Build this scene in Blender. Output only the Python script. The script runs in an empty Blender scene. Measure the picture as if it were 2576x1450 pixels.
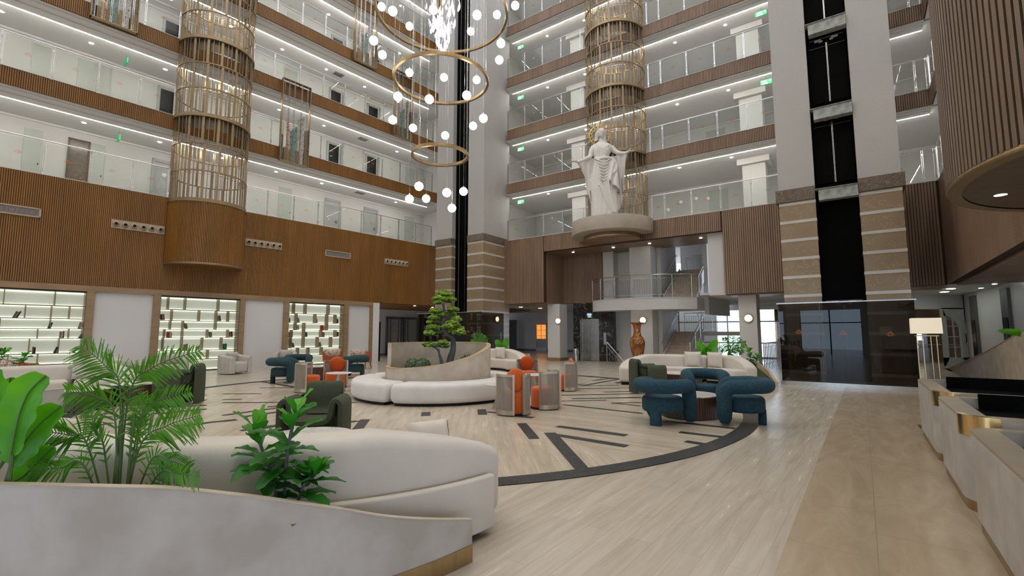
import bpy, math, random
from math import sin, cos, pi, radians, sqrt, atan2, hypot
random.seed(7)
S = bpy.context.scene
COL = S.collection
# ------------------------------------------------------------------ camera
CAM_H, PITCH, FPX = 1.4, radians(5.575), 1175.0
cd = bpy.data.cameras.new('camera'); cam = bpy.data.objects.new('camera', cd); COL.objects.link(cam)
cam.location = (0, 0, CAM_H); cam.rotation_euler = (pi/2 + PITCH, 0, 0)
cd.sensor_width = 36; cd.lens = FPX*36/2576; cd.clip_start = .05; cd.clip_end = 400
S.camera = cam
# ------------------------------------------------------------------ world, exposure
W = bpy.data.worlds.new('sky'); S.world = W; W.use_nodes = True
WN = W.node_tree.nodes; WL = W.node_tree.links; WN['Background'].inputs[1].default_value = 1.0
_tc = WN.new('ShaderNodeTexCoord'); _sp = WN.new('ShaderNodeSeparateXYZ'); _rp = WN.new('ShaderNodeValToRGB'); WL.new(_tc.outputs['Generated'], _sp.inputs[0]); WL.new(_sp.outputs['Z'], _rp.inputs[0])
_rp.color_ramp.elements[0].position = .22; _rp.color_ramp.elements[0].color = (2.5, 2.95, 3.7, 1); _rp.color_ramp.elements[1].position = .55; _rp.color_ramp.elements[1].color = (1.75, 1.68, 1.60, 1)
WL.new(_rp.outputs[0], WN['Background'].inputs[0])
S.view_settings.view_transform = 'Standard'; S.view_settings.look = 'None'
S.view_settings.exposure = 0.12; S.view_settings.gamma = 1; S.view_settings.use_curve_mapping = False
S.cycles.max_bounces = 7; S.cycles.diffuse_bounces = 4; S.cycles.glossy_bounces = 4
S.cycles.transmission_bounces = 6; S.cycles.transparent_max_bounces = 16
S.cycles.caustics_reflective = False; S.cycles.caustics_refractive = False
S.cycles.sample_clamp_indirect = 6
S.cycles.use_denoising = True

def ray(x, y):
    u = (x-1288)/FPX; v = (725-y)/FPX
    return (u, cos(PITCH)-v*sin(PITCH), sin(PITCH)+v*cos(PITCH))
def fl(x, y, z=0.):                      # photo point lying at height z -> world
    d = ray(x, y); t = (z-CAM_H)/d[2]; return (d[0]*t, d[1]*t, z)
def at(x, y, Y):                         # photo point lying at distance Y -> world
    d = ray(x, y); t = Y/d[1]; return (d[0]*t, Y, CAM_H+d[2]*t)

# ------------------------------------------------------------------ frames of the building (origin, angle); local -y faces the atrium
A_ANG, B_ANG, C_ANG, T_ANG = radians(49.67), radians(-35.22), radians(233.3), radians(-36.2)
FA = ((-4.386, 26.62), A_ANG); FB = ((-.285, 24.96), B_ANG); FC = ((13.98, 14.89), C_ANG); FT = ((7.5, 13.13), T_ANG); FM = ((-1.45, 23.59), B_ANG)
def loc(F, x, y, z=0.):
    (ox, oy), a = F; return (ox+x*cos(a)-y*sin(a), oy+x*sin(a)+y*cos(a), z)
def tol(F, p):
    (ox, oy), a = F; dx, dy = p[0]-ox, p[1]-oy
    return (dx*cos(a)+dy*sin(a), -dx*sin(a)+dy*cos(a))
def onf(F, px, py, yoff=0.):             # photo point on the vertical plane local y = yoff -> (local x, z)
    (ox, oy), a = F; d = ray(px, py)
    nx, ny = -sin(a), cos(a)
    t = (nx*(ox+nx*yoff)+ny*(oy+ny*yoff))/(nx*d[0]+ny*d[1])
    lx, ly = tol(F, (d[0]*t, d[1]*t)); return lx, CAM_H+d[2]*t

# ------------------------------------------------------------------ mesh builder
class MB:
    def __init__(s): s.v = []; s.f = []
    def add(s, vs, fs):
        n = len(s.v); s.v += [tuple(p) for p in vs]; s.f += [tuple(i+n for i in f) for f in fs]; return s
    def box(s, x0, x1, y0, y1, z0, z1):
        return s.add([(x0,y0,z0),(x1,y0,z0),(x1,y1,z0),(x0,y1,z0),(x0,y0,z1),(x1,y0,z1),(x1,y1,z1),(x0,y1,z1)],
                     [(0,3,2,1),(4,5,6,7),(0,1,5,4),(1,2,6,5),(2,3,7,6),(3,0,4,7)])
    def obox(s, c, lx, ly, z0, z1, a=0., tilt=0.):
        n = len(s.v); s.box(-lx/2, lx/2, -ly/2, ly/2, z0, z1)
        for i in range(n, len(s.v)):
            x, y, z = s.v[i]
            if tilt: x, z = x*cos(tilt)+(z-z0)*sin(tilt), z0+(z-z0)*cos(tilt)-x*sin(tilt)
            s.v[i] = (c[0]+x*cos(a)-y*sin(a), c[1]+x*sin(a)+y*cos(a), z)
        return s
    def prism(s, P, z0, z1):
        n = len(P)
        return s.add([(x,y,z0) for x,y in P]+[(x,y,z1) for x,y in P],
                     [tuple(range(n-1,-1,-1)), tuple(range(n,2*n))]+[(i,(i+1)%n,n+(i+1)%n,n+i) for i in range(n)])
    def rings(s, R, closed=True, caps=True, loop=False):
        n = len(R[0]); b = len(s.v)
        for r in R: s.v += [tuple(p) for p in r]
        m = len(R)
        for k in range(m if loop else m-1):
            k2 = (k+1) % m
            for i in range(n if closed else n-1):
                j = (i+1) % n; s.f.append((b+k*n+i, b+k*n+j, b+k2*n+j, b+k2*n+i))
        if caps and not loop:
            s.f.append(tuple(b+i for i in range(n-1,-1,-1))); s.f.append(tuple(b+(m-1)*n+i for i in range(n)))
        return s
    def rprism(s, P, z0, z1, r=.03, seg=3, rb=None):
        rb = r if rb is None else rb; R = []
        def ins(d):
            n = len(P); o = []
            for i in range(n):
                ax, ay = P[i-1]; bx, by = P[i]; cx, cy = P[(i+1) % n]
                e1 = (bx-ax, by-ay); e2 = (cx-bx, cy-by); l1 = hypot(*e1) or 1e-9; l2 = hypot(*e2) or 1e-9
                n1 = (-e1[1]/l1, e1[0]/l1); n2 = (-e2[1]/l2, e2[0]/l2); m = (n1[0]+n2[0], n1[1]+n2[1]); ml = hypot(*m) or 1e-9
                k = 2/max(.6, ml*ml) if ml > .1 else 0
                o.append((bx+m[0]*d*k, by+m[1]*d*k))
            return o
        if rb > 0:
            for k in range(seg): a = pi/2*k/seg; q = ins(rb*(1-sin(a))); R.append([(x,y,z0+rb*(1-cos(a))) for x,y in q])
        else: R.append([(x,y,z0) for x,y in P])
        if rb > 0: R.append([(x,y,z0+rb) for x,y in P])
        R.append([(x,y,z1-r) for x,y in P])
        for k in range(1, seg+1): a = pi/2*k/seg; q = ins(r*(1-cos(a))); R.append([(x,y,z1-r+r*sin(a)) for x,y in q])
        return s.rings(R)
    def lathe(s, prof, n=32, c=(0,0), a0=0., a1=2*pi):
        full = abs(a1-a0-2*pi) < 1e-6; m = n if full else n+1
        R = [[(c[0]+r*cos(a0+(a1-a0)*k/n), c[1]+r*sin(a0+(a1-a0)*k/n), z) for r, z in prof] for k in range(m)]
        return s.rings(R, closed=False, caps=False, loop=full)
    def disc(s, c, r, z, n=20, up=True):
        vs = [(c[0]+r*cos(2*pi*k/n), c[1]+r*sin(2*pi*k/n), z) for k in range(n)]
        return s.add(vs, [tuple(range(n)) if up else tuple(range(n-1,-1,-1))])
    def tube(s, P, r, n=8, closed=False, flat=1., rr=None, up=(0,0,1)):
        m = len(P); R = []; pn = None
        for i in range(m):
            a = P[(i-1) % m] if (closed or i > 0) else P[i]; b = P[(i+1) % m] if (closed or i < m-1) else P[i]
            t = [b[k]-a[k] for k in range(3)]; l = sqrt(sum(x*x for x in t)) or 1e-9; t = [x/l for x in t]
            ref = pn or up
            d = sum(ref[k]*t[k] for k in range(3)); u = [ref[k]-d*t[k] for k in range(3)]; l = sqrt(sum(x*x for x in u))
            if l < 1e-4: u = [1,0,0] if abs(t[0]) < .9 else [0,1,0]; d = sum(u[k]*t[k] for k in range(3)); u = [u[k]-d*t[k] for k in range(3)]; l = sqrt(sum(x*x for x in u))
            u = [x/l for x in u]; pn = u
            w = [t[1]*u[2]-t[2]*u[1], t[2]*u[0]-t[0]*u[2], t[0]*u[1]-t[1]*u[0]]
            q = rr[i] if rr else r
            R.append([tuple(P[i][k]+q*(u[k]*cos(2*pi*j/n)*flat+w[k]*sin(2*pi*j/n)) for k in range(3)) for j in range(n)])
        return s.rings(R, loop=closed)
    def ball(s, c, r, nu=14, nv=9, n0=0):
        rx, ry, rz = (r, r, r) if not isinstance(r, tuple) else r
        R = [[(c[0]+rx*sin(pi*k/nv)*cos(2*pi*j/nu), c[1]+ry*sin(pi*k/nv)*sin(2*pi*j/nu), c[2]-rz*cos(pi*k/nv)) for j in range(nu)] for k in range(1, nv)]
        b = len(s.v); s.rings(R, caps=False); t = len(s.v); s.v += [(c[0],c[1],c[2]-rz), (c[0],c[1],c[2]+rz)]
        L = b+(nv-2)*nu
        s.f += [(t, b+(j+1) % nu, b+j) for j in range(nu)]+[(t+1, L+j, L+(j+1) % nu) for j in range(nu)]
        return s
    def blob(s, c, r, rnd=.25):
        o = len(s.v); s.ball(c, r, 7, 5)
        for i in range(o, len(s.v)):
            v = s.v[i]; k = 1+random.uniform(-rnd, rnd); s.v[i] = tuple(c[j]+(v[j]-c[j])*k for j in range(3))
        return s
    def xf(s, F, z=0.):
        s.v = [loc(F, x, y, zz+z) for x, y, zz in s.v]; return s
    def tr(s, dx=0, dy=0, dz=0, a=0., n0=0):
        for i in range(n0, len(s.v)):
            x, y, z = s.v[i]; s.v[i] = (x*cos(a)-y*sin(a)+dx, x*sin(a)+y*cos(a)+dy, z+dz)
        return s
def link(name, me, m, parent=None, smooth=None):
    o = bpy.data.objects.new(name, me); COL.objects.link(o)
    if parent is not None: o.parent = parent
    return o
def obj(name, mb, m, parent=None, smooth=35):
    me = bpy.data.meshes.new(name); me.from_pydata(mb.v, [], mb.f); me.update()
    if m is not None: me.materials.append(m)
    if smooth:
        me.shade_smooth(); me.set_sharp_from_angle(angle=radians(smooth))
    return link(name, me, m, parent)
def tag(o, label, cat, group=None):
    o['label'] = label; o['category'] = cat
    if group: o['group'] = group
    return o
def thing(name, label, cat, p=(0,0,0), rz=0., group=None):
    o = bpy.data.objects.new(name, None); COL.objects.link(o); o.empty_display_size = .1
    o.location = p; o.rotation_euler = (0, 0, rz); return tag(o, label, cat, group)
def single(name, mb, m, label, cat, p=(0,0,0), rz=0., group=None, smooth=35):
    o = obj(name, mb, m, None, smooth); o.location = p; o.rotation_euler = (0,0,rz); return tag(o, label, cat, group)
def struct(name, mb, m, F=None, smooth=None, z=0.):
    o = obj(name, mb, m, None, smooth)
    if F: o.location = (F[0][0], F[0][1], z); o.rotation_euler = (0,0,F[1])
    o['kind'] = 'structure'; return o
def dup(r, p, rz=None, label=None, group=None):
    def cp(o, par):
        c = o.copy(); COL.objects.link(c); c.parent = par
        for ch in list(o.children): cp(ch, c)
        return c
    c = cp(r, None); c.location = p
    if rz is not None: c.rotation_euler = (0,0,rz)
    if label: c['label'] = label
    if group: c['group'] = group
    return c
def Fof(F, x, y, z=0.): return dict(p=loc(F, x, y, z), rz=F[1])

# ------------------------------------------------------------------ materials
def nt(name):
    m = bpy.data.materials.new(name); m.use_nodes = True; t = m.node_tree; b = t.nodes['Principled BSDF']; return m, t, b
def nd(t, typ, **kw):
    n = t.nodes.new(typ)
    for k, v in kw.items(): setattr(n, k, v)
    return n
def coords(t, scale=(1,1,1), rot=(0,0,0), loc_=(0,0,0)):
    c = nd(t, 'ShaderNodeTexCoord'); mp = nd(t, 'ShaderNodeMapping'); t.links.new(c.outputs['Object'], mp.inputs[0])
    mp.inputs['Scale'].default_value = scale; mp.inputs['Rotation'].default_value = rot; mp.inputs['Location'].default_value = loc_; return mp.outputs[0]
def noise(t, vec, sc=5., det=3., rough=.5, dist=0.):
    n = nd(t, 'ShaderNodeTexNoise'); n.inputs['Scale'].default_value = sc; n.inputs['Detail'].default_value = det
    n.inputs['Roughness'].default_value = rough; n.inputs['Distortion'].default_value = dist; t.links.new(vec, n.inputs['Vector']); return n.outputs['Fac']
def ramp(t, fac, stops):
    r = nd(t, 'ShaderNodeValToRGB'); e = r.color_ramp.elements
    while len(e) < len(stops): e.new(.5)
    for k, (p, c) in enumerate(stops): e[k].position = p; e[k].color = (*c, 1)
    t.links.new(fac, r.inputs[0]); return r.outputs[0]
def mixc(t, fac, a, b, mode='MIX'):
    n = nd(t, 'ShaderNodeMix', data_type='RGBA', blend_type=mode)
    for sck, v in ((n.inputs[0], fac), (n.inputs[6], a), (n.inputs[7], b)):
        if isinstance(v, (int, float)): sck.default_value = v
        elif isinstance(v, tuple): sck.default_value = (*v, 1)
        else: t.links.new(v, sck)
    return n.outputs[2]
def bump(t, b, h, st=.2, d=.01):
    n = nd(t, 'ShaderNodeBump'); n.inputs['Strength'].default_value = st; n.inputs['Distance'].default_value = d
    t.links.new(h, n.inputs['Height']); t.links.new(n.outputs[0], b.inputs['Normal'])
def pbr(name, c, rough=.5, metal=0., c2=None, sc=(3,3,3), det=3., lo=.35, hi=.65, bst=0., bsc=None, sheen=0., spec=None, coat=0.):
    m, t, b = nt(name); b.inputs['Base Color'].default_value = (*c, 1); b.inputs['Roughness'].default_value = rough; b.inputs['Metallic'].default_value = metal
    if c2: t.links.new(ramp(t, noise(t, coords(t, sc), 1., det), [(lo, c), (hi, c2)]), b.inputs['Base Color'])
    if bst: bump(t, b, noise(t, coords(t, bsc or sc), 1., 4.), bst)
    if sheen: b.inputs['Sheen Weight'].default_value = sheen
    if spec is not None: b.inputs['Specular IOR Level'].default_value = spec
    if coat: b.inputs['Coat Weight'].default_value = coat; b.inputs['Coat Roughness'].default_value = .08
    return m
def emit(name, c, st, base=(.8,.8,.8)):
    m, t, b = nt(name); b.inputs['Base Color'].default_value = (*base, 1); b.inputs['Emission Color'].default_value = (*c, 1); b.inputs['Emission Strength'].default_value = st; return m
def glass(name, tint=(.93,.97,.95), refl=1., rough=.0, solid=0., base=(.3,.35,.33)):
    m = bpy.data.materials.new(name); m.use_nodes = True; t = m.node_tree; t.nodes.clear()
    o = nd(t, 'ShaderNodeOutputMaterial'); tr = nd(t, 'ShaderNodeBsdfTransparent'); tr.inputs[0].default_value = (*tint, 1)
    gl = nd(t, 'ShaderNodeBsdfGlossy'); gl.inputs['Roughness'].default_value = rough; gl.inputs[0].default_value = (refl, refl, refl, 1)
    fr0 = nd(t, 'ShaderNodeFresnel'); fr0.inputs[0].default_value = 1.5; ge = nd(t, 'ShaderNodeNewGeometry'); fr = nd(t, 'ShaderNodeMath', operation='SUBTRACT', use_clamp=True); t.links.new(fr0.outputs[0], fr.inputs[0]); t.links.new(ge.outputs['Backfacing'], fr.inputs[1])
    mx = nd(t, 'ShaderNodeMixShader'); t.links.new(fr.outputs[0], mx.inputs[0]); t.links.new(tr.outputs[0], mx.inputs[1]); t.links.new(gl.outputs[0], mx.inputs[2])
    out = mx.outputs[0]
    if solid:
        df = nd(t, 'ShaderNodeBsdfDiffuse'); df.inputs[0].default_value = (*base, 1); m2 = nd(t, 'ShaderNodeMixShader'); m2.inputs[0].default_value = solid
        t.links.new(out, m2.inputs[1]); t.links.new(df.outputs[0], m2.inputs[2]); out = m2.outputs[0]
    t.links.new(out, o.inputs[0]); return m
M = {}
M['white'] = pbr('white_paint', (.63,.62,.605), .6, c2=(.67,.66,.645), sc=(.6,.6,.6))
M['shaft'] = pbr('textured_white_render', (.42,.41,.40), .8, c2=(.47,.46,.45), sc=(40,40,40), bst=.25)
M['ceil'] = pbr('ceiling_paint', (.72,.71,.70), .7, c2=(.75,.74,.73), sc=(.5,.5,.5))
def wood(name, c1, c2, c3):
    m, t, b = nt(name); v = coords(t, (9,9,.25)); n1 = noise(t, v, 1., 3.)
    v2 = coords(t, (1.4,1.4,.45), loc_=(3,1,2)); n2 = noise(t, v2, 1., 2.)
    base = ramp(t, n1, [(.3, c1), (.5, c2), (.72, c3)])
    t.links.new(mixc(t, .5, base, ramp(t, n2, [(.35, tuple(x*.8 for x in c2)), (.65, tuple(min(1, x*1.25) for x in c2))]), 'MIX'), b.inputs['Base Color'])
    b.inputs['Roughness'].default_value = .45; return m
M['oak'] = wood('slatted_oak', (.190,.082,.012), (.255,.112,.018), (.325,.152,.030))
M['walnut'] = wood('slatted_walnut', (.185,.112,.068), (.265,.168,.108), (.345,.232,.158))
M['drumwood'] = wood('dark_slatted_walnut', (.115,.075,.045), (.165,.112,.072), (.215,.152,.104))
M['liftblack'] = pbr('black_lift_panel', (.0025,.0025,.0025), .7, c2=(.004,.004,.004), sc=(2,2,2), spec=.03)  # even black base with almost no specular
M['gap'] = pbr('dark_felt', (.045,.026,.014), .9)
M['trimwood'] = pbr('plain_oak', (.26,.165,.085), .45, c2=(.33,.215,.12), sc=(1,1,6))
M['frame'] = pbr('shelf_walnut', (.20,.14,.085), .4, c2=(.26,.18,.11), sc=(8,8,1))
M['brass'] = pbr('brushed_brass', (.40,.29,.15), .30, 1., c2=(.46,.34,.19), sc=(20,20,2))
M['gold'] = pbr('polished_gold', (.80,.55,.24), .2, 1., c2=(.85,.62,.30), sc=(4,4,4))
M['bronze'] = pbr('bronze_lattice', (.29,.215,.125), .48, .75, c2=(.35,.265,.16), sc=(3,3,3))
M['bronze_d'] = pbr('dark_bronze', (.13,.105,.075), .4, .7, c2=(.17,.135,.10), sc=(3,3,3))
M['steel'] = pbr('stainless_steel', (.62,.62,.62), .22, 1., c2=(.70,.70,.70), sc=(8,8,8))
M['lift'] = pbr('brushed_lift_steel', (.50,.51,.52), .26, 1., c2=(.62,.64,.65), sc=(.8,.8,3))
M['black'] = pbr('gloss_black_panel', (.003,.003,.004), .30, c2=(.005,.005,.006), sc=(1,1,1), spec=.12)
M['blackm'] = pbr('matt_black', (.006,.006,.006), .45, c2=(.010,.010,.010), sc=(3,3,3), spec=.2)
M['concrete'] = pbr('worn_concrete_beam', (.25,.27,.26), .8, c2=(.42,.44,.43), sc=(6,6,6), bst=.3)
M['darkmetal'] = pbr('dark_grey_door_frame', (.10,.098,.094), .5, c2=(.125,.12,.115), sc=(2,2,2))
M['greydoor'] = pbr('grey_door', (.40,.405,.41), .5, c2=(.45,.455,.46), sc=(1,1,3))
M['palegreen'] = pbr('pale_green_grey_panel', (.46,.49,.45), .4, c2=(.52,.55,.50), sc=(1,1,1))
M['boucle'] = pbr('cream_boucle', (.58,.53,.465), .95, c2=(.63,.58,.515), sc=(2,2,2), bst=.22, bsc=(260,260,260), sheen=.3)
M['boucle2'] = pbr('cream_velvet', (.63,.61,.59), .9, c2=(.69,.67,.65), sc=(3,3,3), bst=.1, bsc=(200,200,200), sheen=.3)
M['cushion'] = pbr('pale_linen_cushion', (.60,.545,.475), .95, c2=(.655,.60,.53), sc=(4,4,4), bst=.3, bsc=(14,14,9))
M['teal'] = pbr('petrol_blue_boucle', (.010,.044,.070), .95, c2=(.018,.060,.088), sc=(30,30,30), bst=.3, bsc=(220,220,220), sheen=0.)
M['tealg'] = pbr('dark_teal_boucle', (.014,.042,.052), .95, c2=(.022,.054,.063), sc=(30,30,30), bst=.3, bsc=(220,220,220), sheen=0.)
M['tubcream'] = pbr('cream_chenille', (.50,.465,.42), .95, c2=(.56,.52,.475), sc=(6,6,6), bst=.15, bsc=(220,220,220))
M['tabwhite'] = pbr('white_lacquer_top', (.78,.76,.72), .25, c2=(.82,.80,.76), sc=(3,3,3))
M['shelfdark'] = pbr('dark_shelf_board', (.05,.04,.03), .5, c2=(.07,.055,.04), sc=(3,3,3))
M['green'] = pbr('olive_green_wool', (.045,.055,.030), .95, c2=(.062,.074,.042), sc=(60,60,60), bst=.3, bsc=(240,240,240), sheen=0.)
M['orange'] = pbr('burnt_orange_wool', (.50,.080,.008), .95, c2=(.58,.105,.012), sc=(60,60,60), bst=.25, bsc=(240,240,240), sheen=.2)
M['rust'] = pbr('rust_leather', (.42,.075,.018), .5, c2=(.50,.10,.03), sc=(10,10,10))
def spotted(name):
    m, t, b = nt(name); n = noise(t, coords(t, (24,24,24)), 1., 1.)
    t.links.new(ramp(t, n, [(.44, (.62,.54,.44)), (.47, (.24,.09,.04)), (.56, (.20,.08,.04)), (.59, (.64,.56,.46))]), b.inputs['Base Color']); b.inputs['Roughness'].default_value = .9; return m
M['pattern'] = spotted('speckled_brown_cream_fabric')
M['walleg'] = pbr('dark_walnut_leg', (.085,.045,.025), .4, c2=(.12,.07,.04), sc=(3,3,9))
M['tabwood'] = pbr('ribbed_dark_wood', (.040,.017,.010), .35, c2=(.085,.040,.022), sc=(30,30,1.5), det=2.)
M['taupe'] = pbr('champagne_metal', (.42,.36,.27), .38, .6, c2=(.48,.41,.31), sc=(3,3,3))
M['cord'] = pbr('grey_cord', (.30,.265,.225), .7, c2=(.36,.32,.275), sc=(20,20,2))
def marble(name, base, vein, sc=2., w=.04, rough=.12, base2=None):
    m, t, b = nt(name); v = coords(t, (1,1,1)); n = noise(t, v, sc, 6., .6, 1.4)
    ma = nd(t, 'ShaderNodeMath', operation='SUBTRACT'); t.links.new(n, ma.inputs[0]); ma.inputs[1].default_value = .5
    mb_ = nd(t, 'ShaderNodeMath', operation='ABSOLUTE'); t.links.new(ma.outputs[0], mb_.inputs[0])
    k = ramp(t, mb_.outputs[0], [(0, (1,1,1)), (w, (0,0,0))])
    bc = mixc(t, noise(t, v, sc*1.7, 4.), base, base2 or tuple(x*.85 for x in base))
    t.links.new(mixc(t, k, bc, vein), b.inputs['Base Color']); b.inputs['Roughness'].default_value = rough; return m
M['tabtop'] = marble('white_marble_top', (.80,.78,.74), (.22,.18,.15), 3., .012, base2=(.74,.72,.68))
M['nero'] = marble('black_marble', (.010,.010,.011), (.50,.50,.48), 1.4, .006, .10, base2=(.03,.03,.03))
M['inlay'] = marble('charcoal_marble', (.022,.023,.025), (.16,.16,.16), 5., .008, .42, base2=(.036,.036,.038)); M['inlay'].node_tree.nodes['Principled BSDF'].inputs['Specular IOR Level'].default_value = .25
M['emper'] = marble('beige_brown_marble', (.34,.255,.165), (.42,.335,.235), 1.3, .010, .16, base2=(.27,.20,.13))
M['capstone'] = marble('dark_brown_marble', (.10,.075,.055), (.25,.20,.16), 5., .03, .2, base2=(.18,.14,.11))
M['joint'] = pbr('pale_stone_band', (.56,.53,.48), .3, c2=(.60,.57,.52), sc=(3,3,3))
M['plaster'] = pbr('polished_beige_plaster', (.45,.375,.285), .42, c2=(.56,.485,.385), sc=(3.2,3.2,3.2), det=6., lo=.38, hi=.62)
M['plaster2'] = pbr('pale_mottled_plaster', (.39,.355,.315), .42, c2=(.485,.46,.43), sc=(3.6,3.6,3.6), det=8., lo=.38, hi=.62)
M['plastgold'] = pbr('gold_plaster_edge', (.50,.37,.21), .35, .2, c2=(.56,.42,.25), sc=(3,3,3))
M['platf'] = pbr('taupe_plaster', (.40,.355,.295), .6, c2=(.45,.40,.335), sc=(2,2,2))
M['statue'] = pbr('white_statue_stone', (.74,.72,.70), .5, c2=(.78,.76,.74), sc=(3,3,3))
M['halo'] = pbr('gold_halo', (.75,.58,.25), .3, .8, c2=(.8,.63,.3), sc=(3,3,3))
M['glass'] = glass('clear_railing_glass', (.955,.975,.96), .8, 0., .012, (.6,.63,.6))
M['smoke'] = glass('smoked_glass', (.36,.345,.33), .8, 0., .0)
M['pane'] = glass('window_glass', (.92,.96,.96), .8)
M['led'] = emit('led_strip', (1,.95,.86), 44.)
M['down'] = emit('downlight_lens', (.93,1,.95), 40.)
M['globe'] = emit('opal_globe', (1,.93,.84), 9.)
M['crystal'] = emit('lit_crystal', (1,.95,.92), 1.6)
M['crystal2'] = pbr('clear_blue_crystal', (.55,.58,.80), .1, .3, c2=(.75,.78,.95), sc=(6,6,6))
M['shelfled'] = emit('shelf_led', (.97,1,.76), 5.)
M['shelfback'] = emit('backlit_acrylic', (.94,1,.80), .22, (.74,.76,.66))
M['sconce'] = emit('alabaster_sconce', (1,.78,.45), 9.)
M['shade'] = emit('lamp_shade_fabric', (1,.84,.58), .42, (.7,.62,.5))
M['logo'] = pbr('orange_logo_film', (.62,.15,.02), .5, c2=(.66,.18,.03), sc=(3,3,3))
M['exit'] = emit('green_sign_face', (.01,.55,.18), .25, (.01,.30,.11))
M['exitw'] = emit('white_sign_letters', (1,1,1), 1.6)
M['bark'] = pbr('grey_bark', (.085,.085,.10), .8, c2=(.14,.14,.155), sc=(8,8,2), bst=.4, bsc=(20,20,5))
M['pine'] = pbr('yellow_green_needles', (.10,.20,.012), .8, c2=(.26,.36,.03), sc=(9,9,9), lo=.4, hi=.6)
M['pine2'] = pbr('underside_shade_needles', (.022,.060,.012), .8, c2=(.05,.12,.02), sc=(9,9,9))  # darker copy of the pine green, shade put into the colour
M['box'] = pbr('variegated_box_leaves', (.045,.075,.04), .8, c2=(.22,.27,.17), sc=(45,45,45), lo=.45, hi=.6)
def leaf(name, c, c2, sc=4.):
    m, t, b = nt(name); t.links.new(ramp(t, noise(t, coords(t, (sc,)*3), 1., 2.), [(.35, c), (.65, c2)]), b.inputs['Base Color'])
    b.inputs['Roughness'].default_value = .4; b.inputs['Subsurface Weight'].default_value = 0
    tr = nd(t, 'ShaderNodeBsdfTranslucent'); tr.inputs[0].default_value = (*[min(1, x*1.6) for x in c2], 1); mx = nd(t, 'ShaderNodeMixShader'); mx.inputs[0].default_value = .35
    o = t.nodes['Material Output']; t.links.new(b.outputs[0], mx.inputs[1]); t.links.new(tr.outputs[0], mx.inputs[2]); t.links.new(mx.outputs[0], o.inputs[0]); return m
M['palm'] = leaf('palm_leaf', (.028,.13,.008), (.10,.30,.016))
M['banana'] = leaf('glossy_broad_leaf', (.030,.22,.004), (.11,.42,.008))
M['fig'] = leaf('fiddle_leaf', (.012,.085,.010), (.035,.22,.015))
M['stem'] = pbr('green_stem', (.06,.12,.03), .6, c2=(.09,.16,.05), sc=(5,5,5))
M['soil'] = pbr('dark_moss', (.03,.035,.012), .95, c2=(.06,.07,.02), sc=(20,20,20), bst=.5)
M['vase'] = pbr('amber_glazed_ceramic', (.16,.035,.006), .18, c2=(.40,.13,.025), sc=(5,5,3), lo=.4, hi=.62, coat=.6)
M['vasegold'] = pbr('gilt_relief', (.55,.36,.10), .35, .6, c2=(.60,.42,.15), sc=(9,9,9))
M['stairs'] = pbr('beige_stone_steps', (.42,.33,.24), .35, c2=(.50,.40,.30), sc=(4,4,4))
M['paper'] = pbr('book_pages', (.7,.67,.6), .8, c2=(.74,.71,.64), sc=(30,30,30))
M['ventm'] = pbr('beige_vent_metal', (.42,.34,.25), .45, c2=(.45,.37,.28), sc=(3,3,3))
M['ventg'] = pbr('grey_vent_mesh', (.20,.17,.16), .6, c2=(.24,.21,.20), sc=(3,3,3))
M['mirror'] = pbr('mirror_bars', (.5,.48,.44), .1, 1., c2=(.6,.58,.54), sc=(3,3,3))
def floor_mat(name, ang, c1, c2, c3, bw=1.2, bh=.16, seam=.002, rough=.2):
    m, t, b = nt(name); v = coords(t, (1,1,1), (0,0,-ang))
    br = nd(t, 'ShaderNodeTexBrick'); t.links.new(v, br.inputs['Vector']); br.inputs['Scale'].default_value = 1; br.inputs['Mortar Size'].default_value = seam
    br.inputs['Brick Width'].default_value = bw; br.inputs['Row Height'].default_value = bh; br.inputs['Color1'].default_value = (0,0,0,1); br.inputs['Color2'].default_value = (1,1,1,1); br.inputs['Mortar'].default_value = (.5,.5,.5,1); br.offset = .37
    mp = nd(t, 'ShaderNodeMapping'); t.links.new(v, mp.inputs[0]); mp.inputs['Scale'].default_value = (1.2, 14, 1)
    n = noise(t, mp.outputs[0], 1., 4., .6, .6)
    g = ramp(t, n, [(.3, c1), (.5, c2), (.7, c3)])
    g = mixc(t, .11, g, ramp(t, br.outputs['Color'], [(0, tuple(x*.55 for x in c2)), (1, tuple(min(1, x*1.35) for x in c3))]))
    g = mixc(t, br.outputs['Fac'], g, tuple(x*.93 for x in c1)); t.links.new(g, b.inputs['Base Color']); b.inputs['Roughness'].default_value = rough
    t.links.new(ramp(t, n, [(.2, (rough*.8,)*3), (.8, (rough*1.5,)*3)]), b.inputs['Roughness']); return m
M['floor_out'] = floor_mat('cream_travertine', radians(52), (.43,.375,.305), (.49,.435,.36), (.545,.49,.41))
M['floor_in1'] = floor_mat('cream_travertine_radial', radians(94), (.44,.37,.285), (.52,.45,.355), (.58,.51,.41))
M['floor_in2'] = floor_mat('cream_travertine_cross', B_ANG, (.43,.365,.285), (.50,.435,.345), (.56,.495,.40))
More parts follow.
